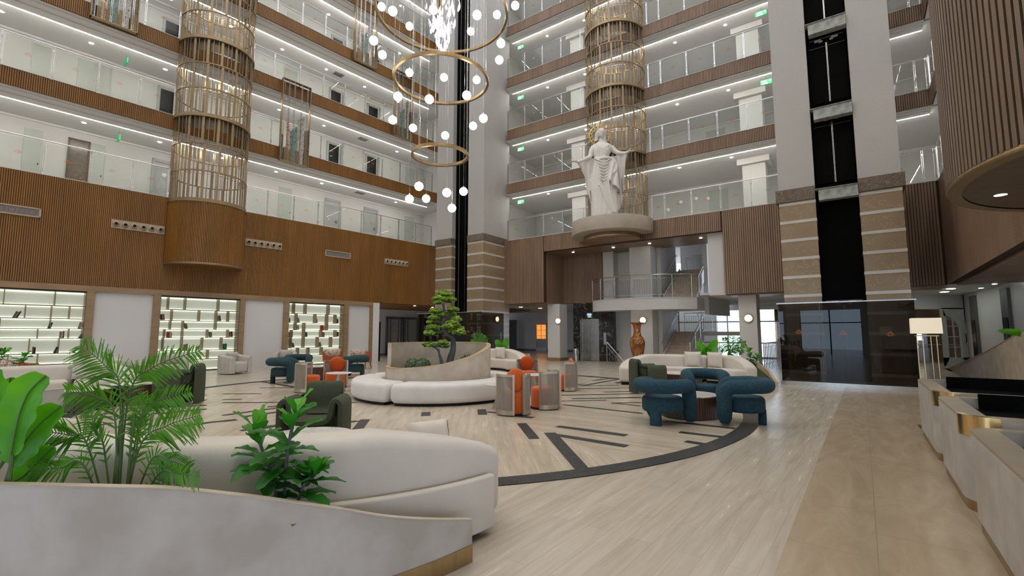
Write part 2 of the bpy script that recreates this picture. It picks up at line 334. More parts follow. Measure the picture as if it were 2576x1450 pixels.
def lane_mat():
    m, t, b = nt('wavy_travertine'); v = coords(t, (1,1,1), (0,0,-C_ANG)); mp = nd(t, 'ShaderNodeMapping'); t.links.new(v, mp.inputs[0]); mp.inputs['Scale'].default_value = (.7, 2.6, 1)
    n = noise(t, mp.outputs[0], 1.2, 6., .62, 1.6); g = ramp(t, n, [(.25, (.33,.255,.165)), (.5, (.40,.315,.215)), (.75, (.47,.385,.28))])
    br = nd(t, 'ShaderNodeTexBrick'); t.links.new(v, br.inputs['Vector']); br.inputs['Scale'].default_value = 1; br.inputs['Mortar Size'].default_value = .003; br.inputs['Brick Width'].default_value = .95; br.inputs['Row Height'].default_value = .62
    t.links.new(mixc(t, br.outputs['Fac'], g, (.30,.25,.18)), b.inputs['Base Color']); b.inputs['Roughness'].default_value = .24; return m
M['lane'] = lane_mat()

# ------------------------------------------------------------------ shape helpers
def circ(r, n=32, c=(0,0), a0=0.): return [(c[0]+r*cos(a0+2*pi*k/n), c[1]+r*sin(a0+2*pi*k/n)) for k in range(n)]
def rrect(lx, ly, r, n=5, c=(0,0)):
    P = []
    for qx, qy, a in ((1,1,0), (-1,1,90), (-1,-1,180), (1,-1,270)):
        for k in range(n+1): t = radians(a+90*k/n); P.append((c[0]+qx*(lx/2-r)+r*cos(t), c[1]+qy*(ly/2-r)+r*sin(t)))
    return P
def arcpts(r, a0, a1, n, c=(0,0)): return [(c[0]+r*cos(a0+(a1-a0)*k/n), c[1]+r*sin(a0+(a1-a0)*k/n)) for k in range(n+1)]
def sector(ri, ro, a0, a1, n=40, rc=.12):
    # annular sector outline with rounded corners, counter-clockwise
    da, db = rc/ro, rc/ri; P = []
    P += arcpts(ro, a0+da, a1-da, n)
    def corner(r1, r2, a, sgn):
        o = []
        for k in range(1, 6):
            t = pi/2*k/6; rr = (r1+(r2-r1)*(1-cos(t))); aa = a-sgn*(rc/((r1+r2)/2))*(1-sin(t)); o.append((rr*cos(aa), rr*sin(aa)))
        return o
    P += corner(ro, ro-rc, a1, 1); P += corner(ri, ri+rc, a1, 1)[::-1]
    P += arcpts(ri, a1-db, a0+db, n)
    P += corner(ri, ri+rc, a0, -1); P += corner(ro, ro-rc, a0, -1)[::-1]
    return P
def arcsweep(mb, secs):                       # secs: list of (angle, [(r,z)...]) closed sections
    return mb.rings([[(r*cos(a), r*sin(a), z) for r, z in s] for a, s in secs])
def rsec(r0, r1, z0, z1, q=.05, n=4):          # rounded rectangle section in (r,z)
    P = []
    for sx, sz, a in ((1,1,0), (0,1,90), (0,0,180), (1,0,270)):
        cx = (r1-q) if sx else (r0+q); cz = (z1-q) if sz else (z0+q)
        for k in range(n+1): t = radians(a+90*k/n); P.append((cx+q*cos(t), cz+q*sin(t)))
    return P
def smoothpath(P, n=8):
    out = []
    for i in range(len(P)-1):
        p0 = P[max(0, i-1)]; p1 = P[i]; p2 = P[i+1]; p3 = P[min(len(P)-1, i+2)]
        for k in range(n):
            t = k/n; out.append(tuple(.5*((2*p1[j])+(-p0[j]+p2[j])*t+(2*p0[j]-5*p1[j]+4*p2[j]-p3[j])*t*t+(-p0[j]+3*p1[j]-3*p2[j]+p3[j])*t**3) for j in range(len(p1))))
    out.append(tuple(P[-1])); return out
def slats(mb, path, z0, z1, pitch=.05, gap=.016, d=.014, both=False):
    # vertical battens standing proud of a backing along a 2D path (front on the right-hand side, local -y)
    L = [0.]
    for i in range(1, len(path)): L.append(L[-1]+hypot(path[i][0]-path[i-1][0], path[i][1]-path[i-1][1]))
    def p(s):
        i = 1
        lo, hi = 0, len(L)-1
        while hi-lo > 1:
            m = (lo+hi)//2
            if L[m] <= s: lo = m
            else: hi = m
        t = (s-L[lo])/max(1e-9, L[hi]-L[lo]); a, b = path[lo], path[hi]; l = hypot(b[0]-a[0], b[1]-a[1]) or 1
        return a[0]+(b[0]-a[0])*t, a[1]+(b[1]-a[1])*t, (b[1]-a[1])/l, -(b[0]-a[0])/l
    n = int(L[-1]/pitch)
    for k in range(n):
        s0 = k*pitch+gap/2; s1 = (k+1)*pitch-gap/2; a = p(s0); b = p(s1)
        q = [(a[0],a[1]), (a[0]+a[2]*d, a[1]+a[3]*d), (b[0]+b[2]*d, b[1]+b[3]*d), (b[0],b[1])]
        o = len(mb.v)
        mb.v += [(x,y,z0) for x,y in q]+[(x,y,z1) for x,y in q]
        mb.f += [(o,o+1,o+5,o+4), (o+1,o+2,o+6,o+5), (o+2,o+3,o+7,o+6), (o,o+3,o+2,o+1), (o+4,o+5,o+6,o+7)]
    return mb
# ================================================================== THE SETTING
FLZ = [6.4, 9.55, 12.6, 15.65, 18.7, 21.75]; FBZ = [9.0, 12.05, 15.1, 18.15, 21.2, 24.25]
# floor
struct('floor', MB().box(-40, 34, -16, 48, -.1, 0), M['floor_out'])
RC = (-1.75, 10.75); RR = 6.5
def half(sgn):                             # the round inlay field, cut along the diagonal dark band
    a = radians(-61); P = arcpts(RR-.1, a, a+pi*sgn, 90, RC); return P if sgn > 0 else P[::-1]
struct('floor', MB().prism(half(1), 0, .003), M['floor_in2']); struct('floor', MB().prism(half(-1), 0, .003), M['floor_in1'])
struct('floor', MB().add([(*loc(FC, x, y)[:2], .003) for x, y in ((1.5,-2.72), (26,-2.85), (26,.3), (1.5,.3))], [(0,1,2,3)]), M['lane'])
m = MB(); m.add([(RC[0]+r*cos(2*pi*k/160), RC[1]+r*sin(2*pi*k/160), .008) for k in range(160) for r in (RR-.24, RR)], [(2*k, 2*k+1, (2*k+3) % 320, (2*k+2) % 320) for k in range(160)])
def stripe(x0, y0, x1, y1, w):
    a = fl(x0, y0); b = fl(x1, y1); l = hypot(b[0]-a[0], b[1]-a[1]); nx, ny = -(b[1]-a[1])/l*w/2, (b[0]-a[0])/l*w/2
    P = [(a[0]+nx,a[1]+ny), (b[0]+nx,b[1]+ny), (b[0]-nx,b[1]-ny), (a[0]-nx,a[1]-ny)]
    for i, (x, y) in enumerate(P):
        d = hypot(x-RC[0], y-RC[1])
        if d > RR-.05: P[i] = (RC[0]+(x-RC[0])*(RR-.05)/d, RC[1]+(y-RC[1])*(RR-.05)/d)
    zq = .0045+.00004*(len(m.v) % 60); m.add([(x,y,zq) for x,y in P], [(0,1,2,3)])
def zs(ox, oy, s, L):
    for a, b, c, d, w in L: stripe(ox+a/s, oy+b/s, ox+c/s, oy+d/s, w)
zs(1200, 1000, 3.22, [(650,237,1210,312,.15),(640,308,1215,400,.15),(590,290,930,650,.17),(361,213,465,340,.15),(37,100,45,144,.16),(1520,195,2090,255,.12),(1640,285,2115,340,.13),(1690,360,1975,405,.13),(1310,548,1440,570,.14),(300,150,455,168,.14),
   (700,62,1340,133,.11),(780,12,1330,5,.1),(680,33,1050,25,.1),(1090,48,1325,45,.1),(1090,48,1325,72,.1),(80,120,200,132,.12)])
zs(1200, 860, 6.043, [(1580,678,2200,565,.12),(1700,545,1830,535,.1),(1750,598,2020,560,.12),(1420,678,1620,645,.12),(1580,678,2150,665,.1),(1500,718,2410,705,.1),(1940,770,2420,760,.1),(1260,820,2430,795,.1),(1440,872,2500,850,.1),(1270,908,1970,893,.1),(2110,630,2400,580,.12),(2110,632,2400,627,.1),(960,540,1030,537,.1),(960,615,1040,608,.1)])
zs(560, 850, 5.5775, [(490,612,1060,705,.14),(520,708,1090,705,.1),(0,792,550,790,.1),(0,872,265,868,.1),(0,915,1210,910,.1),(630,975,1210,935,.12),(0,1095,1210,930,.12),(280,1115,900,1030,.13),(0,1180,200,1155,.13),(540,1280,890,1215,.14),(1800,915,1900,912,.1),(1810,1400,2000,1150,.16),(1780,1190,1890,1170,.12),(2110,1430,2231,1370,.16),(250,1310,640,1250,.12)])
zs(0, 880, 4.265, [(890,735,1190,680,.1),(840,768,1200,722,.12),(1500,705,2218,640,.12),(1680,755,1910,720,.12),(880,850,1200,790,.12),(1950,828,2218,790,.13),(1400,640,2218,600,.1),(1950,515,2218,490,.1),(1990,430,2218,430,.09),(2000,540,2218,545,.09)])
zs(400, 1040, 2.862, [(170,90,555,48,.14),(720,105,930,80,.14),(1922,-6,1920,22,.16),(1600,157,1570,192,.17),(2050,55,2060,190,.12)])
struct('floor', m, M['inlay'])
# sheet steel threshold by the glass lift box is part of it, see below

def slatwall(name, F, x0, x1, z0, z1, mat, y=0., th=.25, pitch=.05, gap=.016):
    o = struct(name, MB().box(x0, x1, y, y+th, z0, z1), M['gap'], F)
    c = obj('slat_cladding', slats(MB(), [(x0, y), (x1, y)], z0, z1, pitch, gap), mat, o, None); return o
NW = [0]
def nwin(k='trim'): NW[0] += 1; return '%s_%d' % (k, NW[0])

def corridor(side, F, x0, x1, i, yw, ledy, fascia=True, mat='oak', slabx=None, led=True, led_rng=None, wx=None):
    z = FLZ[i]; zt = FBZ[i]
    sx0, sx1 = slabx or (x0, x1)
    if fascia:
        slatwall(nwin(), F, x0, x1, FBZ[i-1], z, M[mat], 0, .2, .052 if mat == 'oak' else .06)
        struct(nwin(), MB().box(x0, x1, -.03, .06, z, z+.02), M['white'], F)
    struct('floor', MB().box(sx0, sx1, .2, yw+.1, z-.12, z), M['ceil'], F)
    struct('ceiling', MB().box(sx0, sx1, .2, yw+.1, zt-.0, zt+.1), M['ceil'], F)
    # stepped cornice between fascia and corridor ceiling
    c = MB().box(x0, x1, .03, ledy, zt-.035, zt+.01).box(x0, x1, .14, ledy-.02, zt-.075, zt-.03).box(x0, x1, ledy*.5, ledy-.05, zt-.11, zt-.07).box(x0, x1, ledy-.05, ledy, zt-.09, zt)
    struct(nwin(), c, M['ceil'], F)
    if led:
        a, b = led_rng or (x0, x1); o = struct(nwin(), MB().box(a, b, ledy-.045, ledy-.01, zt-.115, zt-.09), M['led'], F); o['label'] = 'bright led strip under the floor edge'
    struct('wall_'+side, MB().box(*(wx or (x0, x1)), yw, yw+.15, z, zt), M['white'], F)
    struct('baseboard_'+side, MB().box(x0, x1, yw-.02, yw, z, z+.1), M['joint'], F)
    struct(nwin(), MB().box(*(wx or (x0, x1)), yw-.07, yw, zt-.07, zt), M['ceil'], F)

# --------- left facade (A)
slatwall('wall_left', FA, -30, 0, 2.97, 6.4, M['oak'], 0, .3)
struct(nwin(), MB().box(-30, 0, -.02, .2, 6.4, 6.42), M['white'], FA)
AB = [(-17.45,-14.83), (-12.83,-10.19), (-8.22,-5.61)]           # bookcases
AP = [(-14.62,-13.04), (-10.0,-8.44), (-5.38,-4.2)]              # white panels
AF = [(-14.83,-14.62), (-13.04,-12.83), (-10.19,-10.0), (-8.44,-8.22), (-5.61,-5.38), (-4.2,-4.05), (-17.66,-17.45)]
struct('trim_beam', MB().box(-30, -4.05, -.02, .45, 2.78, 2.97), M['trimwood'], FA).name = nwin()
m = MB()
for a, b in AF: m.box(a, b, -.02, .45, 0, 2.78)
struct(nwin(), m, M['trimwood'], FA)
for a, b in AP+[(-30, -17.66)]: struct('wall_left', MB().box(a, b, .08, .4, 0, 2.78), M['white'], FA)
struct('wall_left', MB().box(-30, -4.05, .42, .6, 0, 2.97), M['white'], FA)
struct('wall_left', MB().prism([(-4.05,0), (-3.75,-.12), (-3.75,.1), (-4.05,.45)], 0, 2.95), M['white'], FA)
struct(nwin(), MB().box(-3.7, -3.5, .1, .9, 0, 2.0), M['blackm'], FA)
struct('ceiling', MB().box(-4.05, 9, .2, 6.4, 2.97, 3.05), M['oak'], FA)
struct('wall_left', MB().box(-3.6, 12, 5.5, 5.7, 0, 2.97), M['white'], FA)
struct('baseboard_left', MB().box(-3.6, 12, 5.47, 5.5, 0, .12), M['frame'], FA)
XD = [(onf(FA, a, 540, 2.8)[0], onf(FA, b, 540, 2.8)[0], k) for a, b, k in ((698,731,'p'), (815,856,'d'), (914,950,'d'), (1018,1041,'p'), (1091,1125,'d'), (372,440,'d'), (212,250,'p'), (160,206,'s'), (40,88,'p'))]
for i in range(6):
    corridor('left', FA, -30, 0, i, 2.8, .93, i > 0, 'oak', slabx=(-30, 1.5), wx=(-30, 1.5))
    struct('wall_left', MB().box(1.3, 1.5, -.9, 2.9, FLZ[i], FBZ[i]), M['white'], FA)
def door(F, side, x0, x1, z, y, kind, h=2.1, op=False):
    n = nwin('door'); w = x1-x0
    if kind == 'p':
        o = struct(n, MB().box(x0, x1, y-.03, y, z, z+h+.15), M['palegreen'], F); obj('handle', MB().box(x1-.08, x1-.05, y-.05, y-.03, z+1.0, z+1.05), M['blackm'], o, None); return
    if kind == 's':
        o = struct(n, MB().box(x0, x1, y-.03, y, z, z+h+.1), M['capstone'], F); obj('frame', MB().box(x0-.06, x0, y-.05, y, z, z+h+.16).box(x1, x1+.06, y-.05, y, z, z+h+.16).box(x0-.06, x1+.06, y-.05, y, z+h+.1, z+h+.16), M['walleg'], o, None); return
    o = struct(n, MB().box(x0+.09, x1-.09, y-.01, y+.02, z, z+h), M['greydoor'] if not op else M['blackm'], F)
    obj('frame', MB().box(x0, x0+.1, y-.06, y, z, z+h+.1).box(x1-.1, x1, y-.06, y, z, z+h+.1).box(x0, x1, y-.06, y, z+h, z+h+.12), M['greydoor'], o, None)
    if op: obj('leaf', MB().prism([(x1-.1,y-.02), (x1-.14,y-.02), (x1-.14-.3*w,y-.35), (x1-.1-.3*w,y-.37)], z, z+h), M['greydoor'], o, None)
    obj('handle', MB().box(x1-.24, x1-.2, y-.06, y-.01, z+.92, z+1.12).box(x1-.34, x1-.2, y-.09, y-.06, z+1.03, z+1.06), M['steel'], o, None)
for i in range(6):
    for j, (a, b, k) in enumerate(XD): door(FA, 'left', a, b, FLZ[i], 2.8, k if (i == 0 or k != 's') else 'p', op=(i > 0 and j in (1, 2, 5)))
# --------- far facade (B)
for a, b, z0, z1 in ((0,2.36,2.97,6.4), (2.36,10.84,5.58,6.4), (10.84,17.46,2.97,6.4)):
    slatwall('wall_back', FB, a-(.25 if a == 0 else 0), b, z0, z1, M['walnut'], 0, .25, .078, .02)
struct(nwin(), MB().box(0, 17.46, -.02, .2, 6.4, 6.42), M['white'], FB)
struct('ceiling', MB().box(2.36, 10.84, .2, 2.6, 5.58, 5.66), M['walnut'], FB)
o = struct('wall_back', MB().box(2.2, 2.36, .2, 2.0, 2.97, 5.6), M['gap'], FB)
obj('slat_cladding', slats(MB(), [(2.36,2.0), (2.36,.2)][::-1], 2.97, 5.58, .05, .016), M['walnut'], o, None)
# batten cladding on the jamb faces the opening
o.scale = (1, 1, 1)
struct('ceiling', MB().box(0, 2.36, .2, 2.0, 2.93, 2.99), M['trimwood'], FB)
struct('ceiling', MB().box(10.84, 17.46, .2, 1.6, 2.93, 2.99), M['walnut'], FB)
struct('ceiling', MB().box(-18, 4.6, 2.0, 12.4, 3.1, 3.2), M['ceil'], FB)
struct('ceiling', MB().box(9.5, 30, 1.6, 12.4, 3.1, 3.2), M['ceil'], FB)
struct('ceiling', MB().box(4.6, 10.84, 2.6, 12.4, 6.2, 6.3), M['ceil'], FB)
slatwall('wall_back', FB, 2.36, 4.67, 3.0, 5.58, M['walnut'], 1.95, .3)
struct('wall_back', MB().box(2.95, 5.2, 1.95, 2.3, 0, 3.0), M['nero'], FB)
struct('wall_back', MB().box(5.2, 7.5, 2.6, 2.8, 0, 5.6).box(4.67, 5.25, 2.0, 2.65, 3.0, 5.6), M['white'], FB)
struct('wall_back', MB().box(-18, 8.0, 12.0, 12.3, 0, 3.2), M['white'], FB)
struct('baseboard_back', MB().box(-18, 8.0, 11.96, 12.0, 0, .15), M['darkmetal'], FB)
def pier(F, x0, x1, y0, y1, z0, z1, base=True, cap=False):
    m = MB().box(x0, x1, y0, y1, z0, z1)
    if cap: m.box(x0-.18, x1+.18, y0-.18, y1+.18, z1-.25, z1)
    o = struct('column', m, M['white'], F)
    if base: obj('plinth', MB().box(x0-.02, x1+.02, y0-.02, y1+.02, z0, z0+.16), M['trimwood'], o, None)
pier(FB, 2.0, 2.72, .9, 1.7, 0, 2.93)
pier(FB, 6.3, 7.35, 1.5, 2.3, 0, 5.58)
c3 = onf(FB, 1859, 800, .45)[0], onf(FB, 1904, 800, .45)[0]
pier(FB, c3[0], c3[1], .45, 1.4, 0, 2.93)
for i in range(6):
    corridor('back', FB, 0, 17.46, i, 4.6, .6, i > 0, 'walnut', led_rng=(0, 17.46), slabx=(-1.2, 20.3), wx=(-1.2, 20.3))
    struct('wall_back', MB().box(-1.2, -1.0, .1, 4.7, FLZ[i], FBZ[i]), M['white'], FB)
    pier(FB, 2.95, 3.75, 2.0, 2.8, FLZ[i], FBZ[i], False, True); pier(FB, 11.4, 12.3, 1.9, 2.8, FLZ[i], FBZ[i], False, True)
    door(FB, 'back', .9, 1.9, FLZ[i], 4.6, 'd'); door(FB, 'back', 4.3, 5.3, FLZ[i], 4.6, 'd', op=i > 1); door(FB, 'back', 9.4, 10.3, FLZ[i], 4.6, 'p')
# --------- right facade (C)
slatwall('wall_right', FC, 0, 30, 2.97, 6.4, M['walnut'], 0, .25)
struct(nwin(), MB().box(0, 30, -.02, .2, 6.4, 6.42), M['white'], FC)
for i in range(6): corridor('right', FC, 0, 30, i, 2.8, .6, i > 0, 'walnut', led_rng=(0, 30), wx=(-4.8, 30))
struct('ceiling', MB().box(0, 30, .2, 2.4, 2.93, 2.99), M['walnut'], FC)
struct('ceiling', MB().box(-6, 30, 2.4, 12, 3.1, 3.2), M['ceil'], FC)
# --------- roofs over the corridors and rear wall with the entrance glazing (behind the photographer)
struct('ceiling', MB().box(-30, 0, 0, 3, 25, 25.2), M['ceil'], FA); struct('ceiling', MB().box(0, 17.46, 0, 5, 25, 25.2), M['ceil'], FB); struct('ceiling', MB().box(0, 30, 0, 3, 25, 25.2), M['ceil'], FC)
FR = ((-23.8, 3.8), atan2(-11.3, 21.0))
struct('wall_rear', MB().box(-1, 25, -.3, 0, 3.0, 25), M['white'], FR)
m = MB().box(-1, 3, -.3, 0, 0, 3); 
for k in range(5): m.box(6+4*k-.5, 6+4*k+.5, -.3, 0, 0, 3) if k < 4 else m.box(22, 25, -.3, 0, 0, 3)
struct('wall_rear', m, M['white'], FR)
for k in range(5):
    x0 = 3+4*k-(0 if k == 0 else -.5)+(0 if k == 0 else -.0); x1 = 5.5+4*k if k < 4 else 22; x0 = 3 if k == 0 else 6.5+4*(k-1)
    o = struct('window_%d' % (k+1), MB().box(x0, x1, -.2, -.18, 0, 3), M['pane'], FR)
    f = MB()
    for q in range(3): xx = x0+(x1-x0)*q/2; f.box(xx-.03, xx+.03, -.23, -.13, 0, 3)
    f.box(x0, x1, -.23, -.13, 2.1, 2.16); obj('window_frame', f, M['blackm'], o, None)

# --------- the two lift towers
def tower(F, xs, y0, y1, zt, zc, step, bands, side='', caplip=.04):
    a, s0, s1, b = xs
    for k, (u, v) in enumerate(((a, s0), (s1, b))):
        struct('column', MB().box(u, v, y0, y1, zt-.02, 25), M['shaft'], F)
        o = struct('column', MB().box(u, v, y0-.02, y1, 0, zt), M['emper'], F)
        m = MB(); z = zt-.07
        while z > 0: m.box(u-.006, v+.006, y0-.028, y1, z-bands/2, z+bands/2); z -= step
        obj('stone_band', m, M['joint'], o, None)
        obj('cap_stone', MB().box(u-caplip*(k == 0), v+caplip*(k == 1), y0-.07, y1, zt, zc), M['capstone'], o, None)
    struct('wall_lift_shaft', MB().box(s0-.01, s1+.01, y0+.28, y0+.4, 0, 25), M['liftblack'], F).name = 'wall_back'
tower(FM, (-3.37, -2.19, -1.07, 0), 0, 2.25, 6.18, 6.53, .6, .1)
TY = 1.8
tx = [onf(FT, a, b, TY)[0] for a, b in ((1974,758), (2068,757), (2180,753), (2293,753))]
tz = (onf(FT, 2110, 490, TY)[1], onf(FT, 2110, 457, TY)[1]); tstep = (onf(FT, 2275, 505, TY)[1]-onf(FT, 2275, 713, TY)[1])/4
tower(FT, tx, TY, TY+3.2, tz[0]-.02, tz[1]-.02, tstep, .09, caplip=.08)
# lift hoistway fittings in the dark slot of the right tower
sx0, sx1 = tx[1], tx[2]
for py in (66, 285, 490):
    xx, zz = onf(FT, 2110, py, TY+.2)
    single('concrete_beam', MB().box(sx0+.09, sx1-.01, -.16, .1, -.17, .17).box(sx0, sx1, -.2, .1, .17, .185), M['concrete'], {66:'pale concrete beam across the black lift shaft, highest of three', 285:'pale concrete beam across the black lift shaft, middle of three', 490:'pale concrete beam across the black lift shaft, lowest of three just above the brown marble'}[py], 'beam', loc(FT, 0, TY+.02, zz), T_ANG, 'concrete beams in the lift shaft', None)
for py, ln in ((0, 'topmost landing'), (170, 'middle landing'), (375, 'lower landing'), (850, 'ground floor landing')):
    xx, zz = onf(FT, 2105, py, TY+.22); w = (sx1-sx0)*.46; h = 1.02 if py != 850 else 1.05
    t = thing('lift_landing_door', 'black lift doors with a steel centre seam at the '+ln+' in the right shaft', 'lift door', loc(FT, (sx0+sx1)/2, TY+.26, zz-h), T_ANG, 'lift doors in the right shaft')
    for sgn in (-1, 1): obj('door_panel', MB().box(min(0, sgn*w), max(0, sgn*w), -.03, 0, 0, 2*h), M['liftblack'], t, None)
    obj('centre_seam', MB().box(-.018, -.006, -.045, -.03, 0, 2*h-.1).box(.006, .018, -.045, -.03, 0, 2*h-.1), M['steel'], t, None)
    mm = MB()
    for sgn in (-1, 1):
        mm.box(sgn*.22-.09, sgn*.22+.09, -.06, -.03, 2*h-.02, 2*h+.05).box(sgn*.14-.05, sgn*.14+.05, -.065, -.03, 2*h-.06, 2*h-.01)
    obj('door_operator', mm, M['concrete'], t, None)
    obj('operator_track', MB().box(-w*.9, w*.9, -.05, -.03, 2*h+.05, 2*h+.07).box(-w*.95, w*.95, -.05, -.03, 2*h-.22, 2*h-.21), M['darkmetal'], t, None)
# centre tower lift slot: thin dark guide rails
single('lift_guide_rail', MB().box(-1.9, -1.88, .2, .24, 1.0, 24).box(-1.45, -1.44, .2, .22, 1.0, 24), M['darkmetal'], 'thin dark guide rails in the black slot of the centre tower', 'rail', loc(FM, 0, 0, 0), B_ANG)

# logo mark: rising sun over waves
def sun_logo(s=.12):
    m = MB(); R = []
    for k in range(13):
        a = pi*k/12
        for r in (.42, .55): R.append((r*s*cos(a), 0, r*s*sin(a)))
    m.add(R, [(2*k, 2*k+1, 2*k+3, 2*k+2) for k in range(12)])
    for k in range(7):
        a = pi*(k+.0)/6; l = 1.05 if k % 3 == 0 else .88; c, q = cos(a), sin(a); w = .05*s
        m.add([(.68*s*c-w*q, 0, .68*s*q+w*c), (l*s*c-w*q, 0, l*s*q+w*c), (l*s*c+w*q, 0, l*s*q-w*c), (.68*s*c+w*q, 0, .68*s*q-w*c)], [(0,1,2,3)])
    for z0 in (-.12, -.28):
        P = [(-.62*s+1.24*s*k/12, 0, z0*s+.04*s*sin(k*1.6)) for k in range(13)]
        m.add([p for q in P for p in (q, (q[0], 0, q[2]-.07*s))], [(2*k, 2*k+1, 2*k+3, 2*k+2) for k in range(12)])
    me = bpy.data.meshes.new('sun_logo'); me.from_pydata(m.v, [], m.f); me.materials.append(M['logo']); return me
LOGO = sun_logo(.09)
def railing(F, posts, z, label, group='glass balcony railings', ext=(0, 0), back=0.):
    t = thing('glass_railing', label, 'railing', loc(F, posts[0], -.02, z), F[1], group); x0 = posts[0]
    obj('handrail', MB().tube([(-ext[0], 0, 1.1), (posts[-1]-x0+ext[1], 0, 1.1)], .022, 8), M['steel'], t)
    pm = None
    for k, x in enumerate(posts):
        if pm is None:
            p = obj('post', MB().box(-.028, -.012, -.02, .02, -.02, 1.09).box(.012, .028, -.02, .02, -.02, 1.09).box(-.03, .03, -.028, .028, .12, .18).box(-.03, .03, -.028, .028, .9, .96), M['steel'], t, None); pm = p.data
        else: p = link('post', pm, None, t)
        p.location = (x-x0, 0, 0)
    for k in range(len(posts)-1):
        w = posts[k+1]-posts[k]-.12
        if w < .2: continue
        g = obj('glass_pane', MB().box(-w/2, w/2, -.006, .006, .05, 1.03), M['glass'], t, None); g.location = ((posts[k]+posts[k+1])/2-x0, 0, 0)
        l = link('sun_logo', LOGO, None, g); l.location = (0, -.012, .55)
    return t
ORD = ['first', 'second', 'third', 'fourth', 'fifth', 'sixth']
PA1 = [-24.0+1.12*k for k in range(11)]; PA1 = [-12.86-1.12*k+.07*(k > 0) for k in range(10)][::-1]
PA2 = [-10.22]+[-9.36+1.12*k for k in range(9)]
CAGE_A = (-11.55, 1.26); CAGE_B = (6.38, 1.36)
for i in range(5):
    nm = 'on the %s balcony above the floor' % ORD[i]
    railing(FA, PA1, FLZ[i], 'clear glass railing of the left facade before its bronze cage, '+ORD[i]+' balcony up')
    railing(FA, PA2, FLZ[i], 'clear glass railing of the left facade between cage and centre tower, '+ORD[i]+' balcony up')
    railing(FB, [.09, 1.22, 2.35, 3.48, 4.6], FLZ[i], 'clear glass railing of the far facade left of its bronze cage, '+ORD[i]+' balcony up', ext=(0, .4))
    railing(FB, [8.0, 8.56, 9.69, 10.83, 11.96, 13.1], FLZ[i], 'clear glass railing of the far facade right of its bronze cage, '+ORD[i]+' balcony up', ext=(.2, 0))
    if i < 4:
        railing(FB, [14.7, 15.9, 17.1, 17.4], FLZ[i], 'clear glass railing beyond the right tower, '+ORD[i]+' balcony up')
        railing(FC, [.25+1.12*k for k in range(9)], FLZ[i], 'clear glass railing of the right facade by the wooden drum, '+ORD[i]+' balcony up')
# small round downlights
dl = None
def downlight(p, lab, r=.055, group='recessed downlights', n=[None]):
    if n[0] is None:
        n[0] = single('downlight', MB().disc((0,0), .05, -.004, 12, False).lathe([(.05,-.004), (.06,-.006), (.06,0)], 12), M['down'], lab, 'downlight', p, 0, group, None); o = n[0]
    else: o = dup(n[0], p, 0, lab, group)
    return o
for i in range(5):
    z = FBZ[i]-.002
    for k, x in enumerate([-20+2.25*j for j in range(9)]):
        downlight(loc(FA, x+.4, 1.75, z), 'white downlight in the left facade ceiling above the %s balcony' % ORD[i], group='downlights above the %s left balcony' % ORD[i])
    for k, x in enumerate([1.9, 4.2, 8.9, 11.1, 13.4, 16.2]):
        downlight(loc(FB, x, 1.25, z), 'white downlight in the far facade ceiling above the %s balcony' % ORD[i], group='downlights above the %s far balcony' % ORD[i])
for k, (px, py) in enumerate(((1442,635), (1543,623), (1634,613), (1763,599))):
    downlight(fl(px, py, 5.575), 'small downlight in the wood soffit over the curved landing', group='downlights in the landing soffit')
for px, py in ((1310,773), (1359,776)): downlight(fl(px, py, 3.095), 'violet white downlight in the lobby ceiling by the lift', group='downlights in the lift lobby').scale = (1.7, 1.7, 1)
for px, py in ((2376,735), (2356,746), (2392,727)): downlight(fl(px, py, 3.095), 'white downlight in the ceiling before the arched door', group='downlights before the arched door').scale = (2.2, 2.2, 1)
for px, py in ((2502,715), (2468,725)): downlight(fl(px, py, 2.925), 'small downlight in the wood soffit over the reception', group='downlights over the reception')
for px, py in ((1043,770), (1088,774)): downlight(fl(px, py, 2.96), 'small downlight in the wood soffit left of the centre tower', group='downlights left of the centre tower')
# exit signs
TXT = {}
def exit_sign(p, rz, lab, w=.42, two=True):
    t = thing('exit_sign', lab, 'exit sign', p, rz, 'green exit signs'); h = w*.5
    obj('sign_box', MB().box(-w/2, w/2, -.02, .02, -h, 0), M['exit'], t, None)
    obj('hanger', MB().box(-.01, .01, -.01, .01, 0, .16), M['steel'], t, None)
    def txt(s, x, z, size):
        if s not in TXT:
            c = bpy.data.curves.new('lettering', 'FONT'); c.body = s; c.size = size; c.align_x = 'CENTER'
            tmp = bpy.data.objects.new('lettering', c); COL.objects.link(tmp); bpy.context.view_layer.update()
            me = bpy.data.meshes.new_from_object(tmp.evaluated_get(bpy.context.evaluated_depsgraph_get())); me.materials.clear(); me.materials.append(M['exitw']); TXT[s] = me
            bpy.data.objects.remove(tmp); bpy.data.curves.remove(c)
        o = link('lettering', TXT[s], None, t); o.location = (x, -.024, z); o.rotation_euler = (pi/2, 0, 0)
    txt('EXIT', -.05, -h*.47, h*.48)
    txt('\u00c7IKI\u015e', -.05, -h*.9, h*.42)
    obj('arrow', MB().add([(w*.26,-.022,-h*.28), (w*.38,-.022,-h*.28), (w*.38,-.022,-h*.18), (w*.46,-.022,-h*.34), (w*.38,-.022,-h*.5), (w*.38,-.022,-h*.4), (w*.26,-.022,-h*.4)], [tuple(range(7))]), M['exitw'], t, None)
for i, (px, py) in enumerate(((1310,505), (1310,366), (1310,229), (1310,99))):
    x, zz = onf(FB, px, py, .9); exit_sign(loc(FB, x, .9, FBZ[i]-.17), B_ANG, 'green exit sign beside the centre tower above the %s far balcony' % ORD[i])
for i, (px, py) in enumerate(((1937,382), (1923,192), (1910,12))):
    x, zz = onf(FB, px, py, .9); exit_sign(loc(FB, x, .9, FBZ[i+1]-.17), B_ANG, 'green exit sign beside the right tower above the %s far balcony' % ORD[i+1])
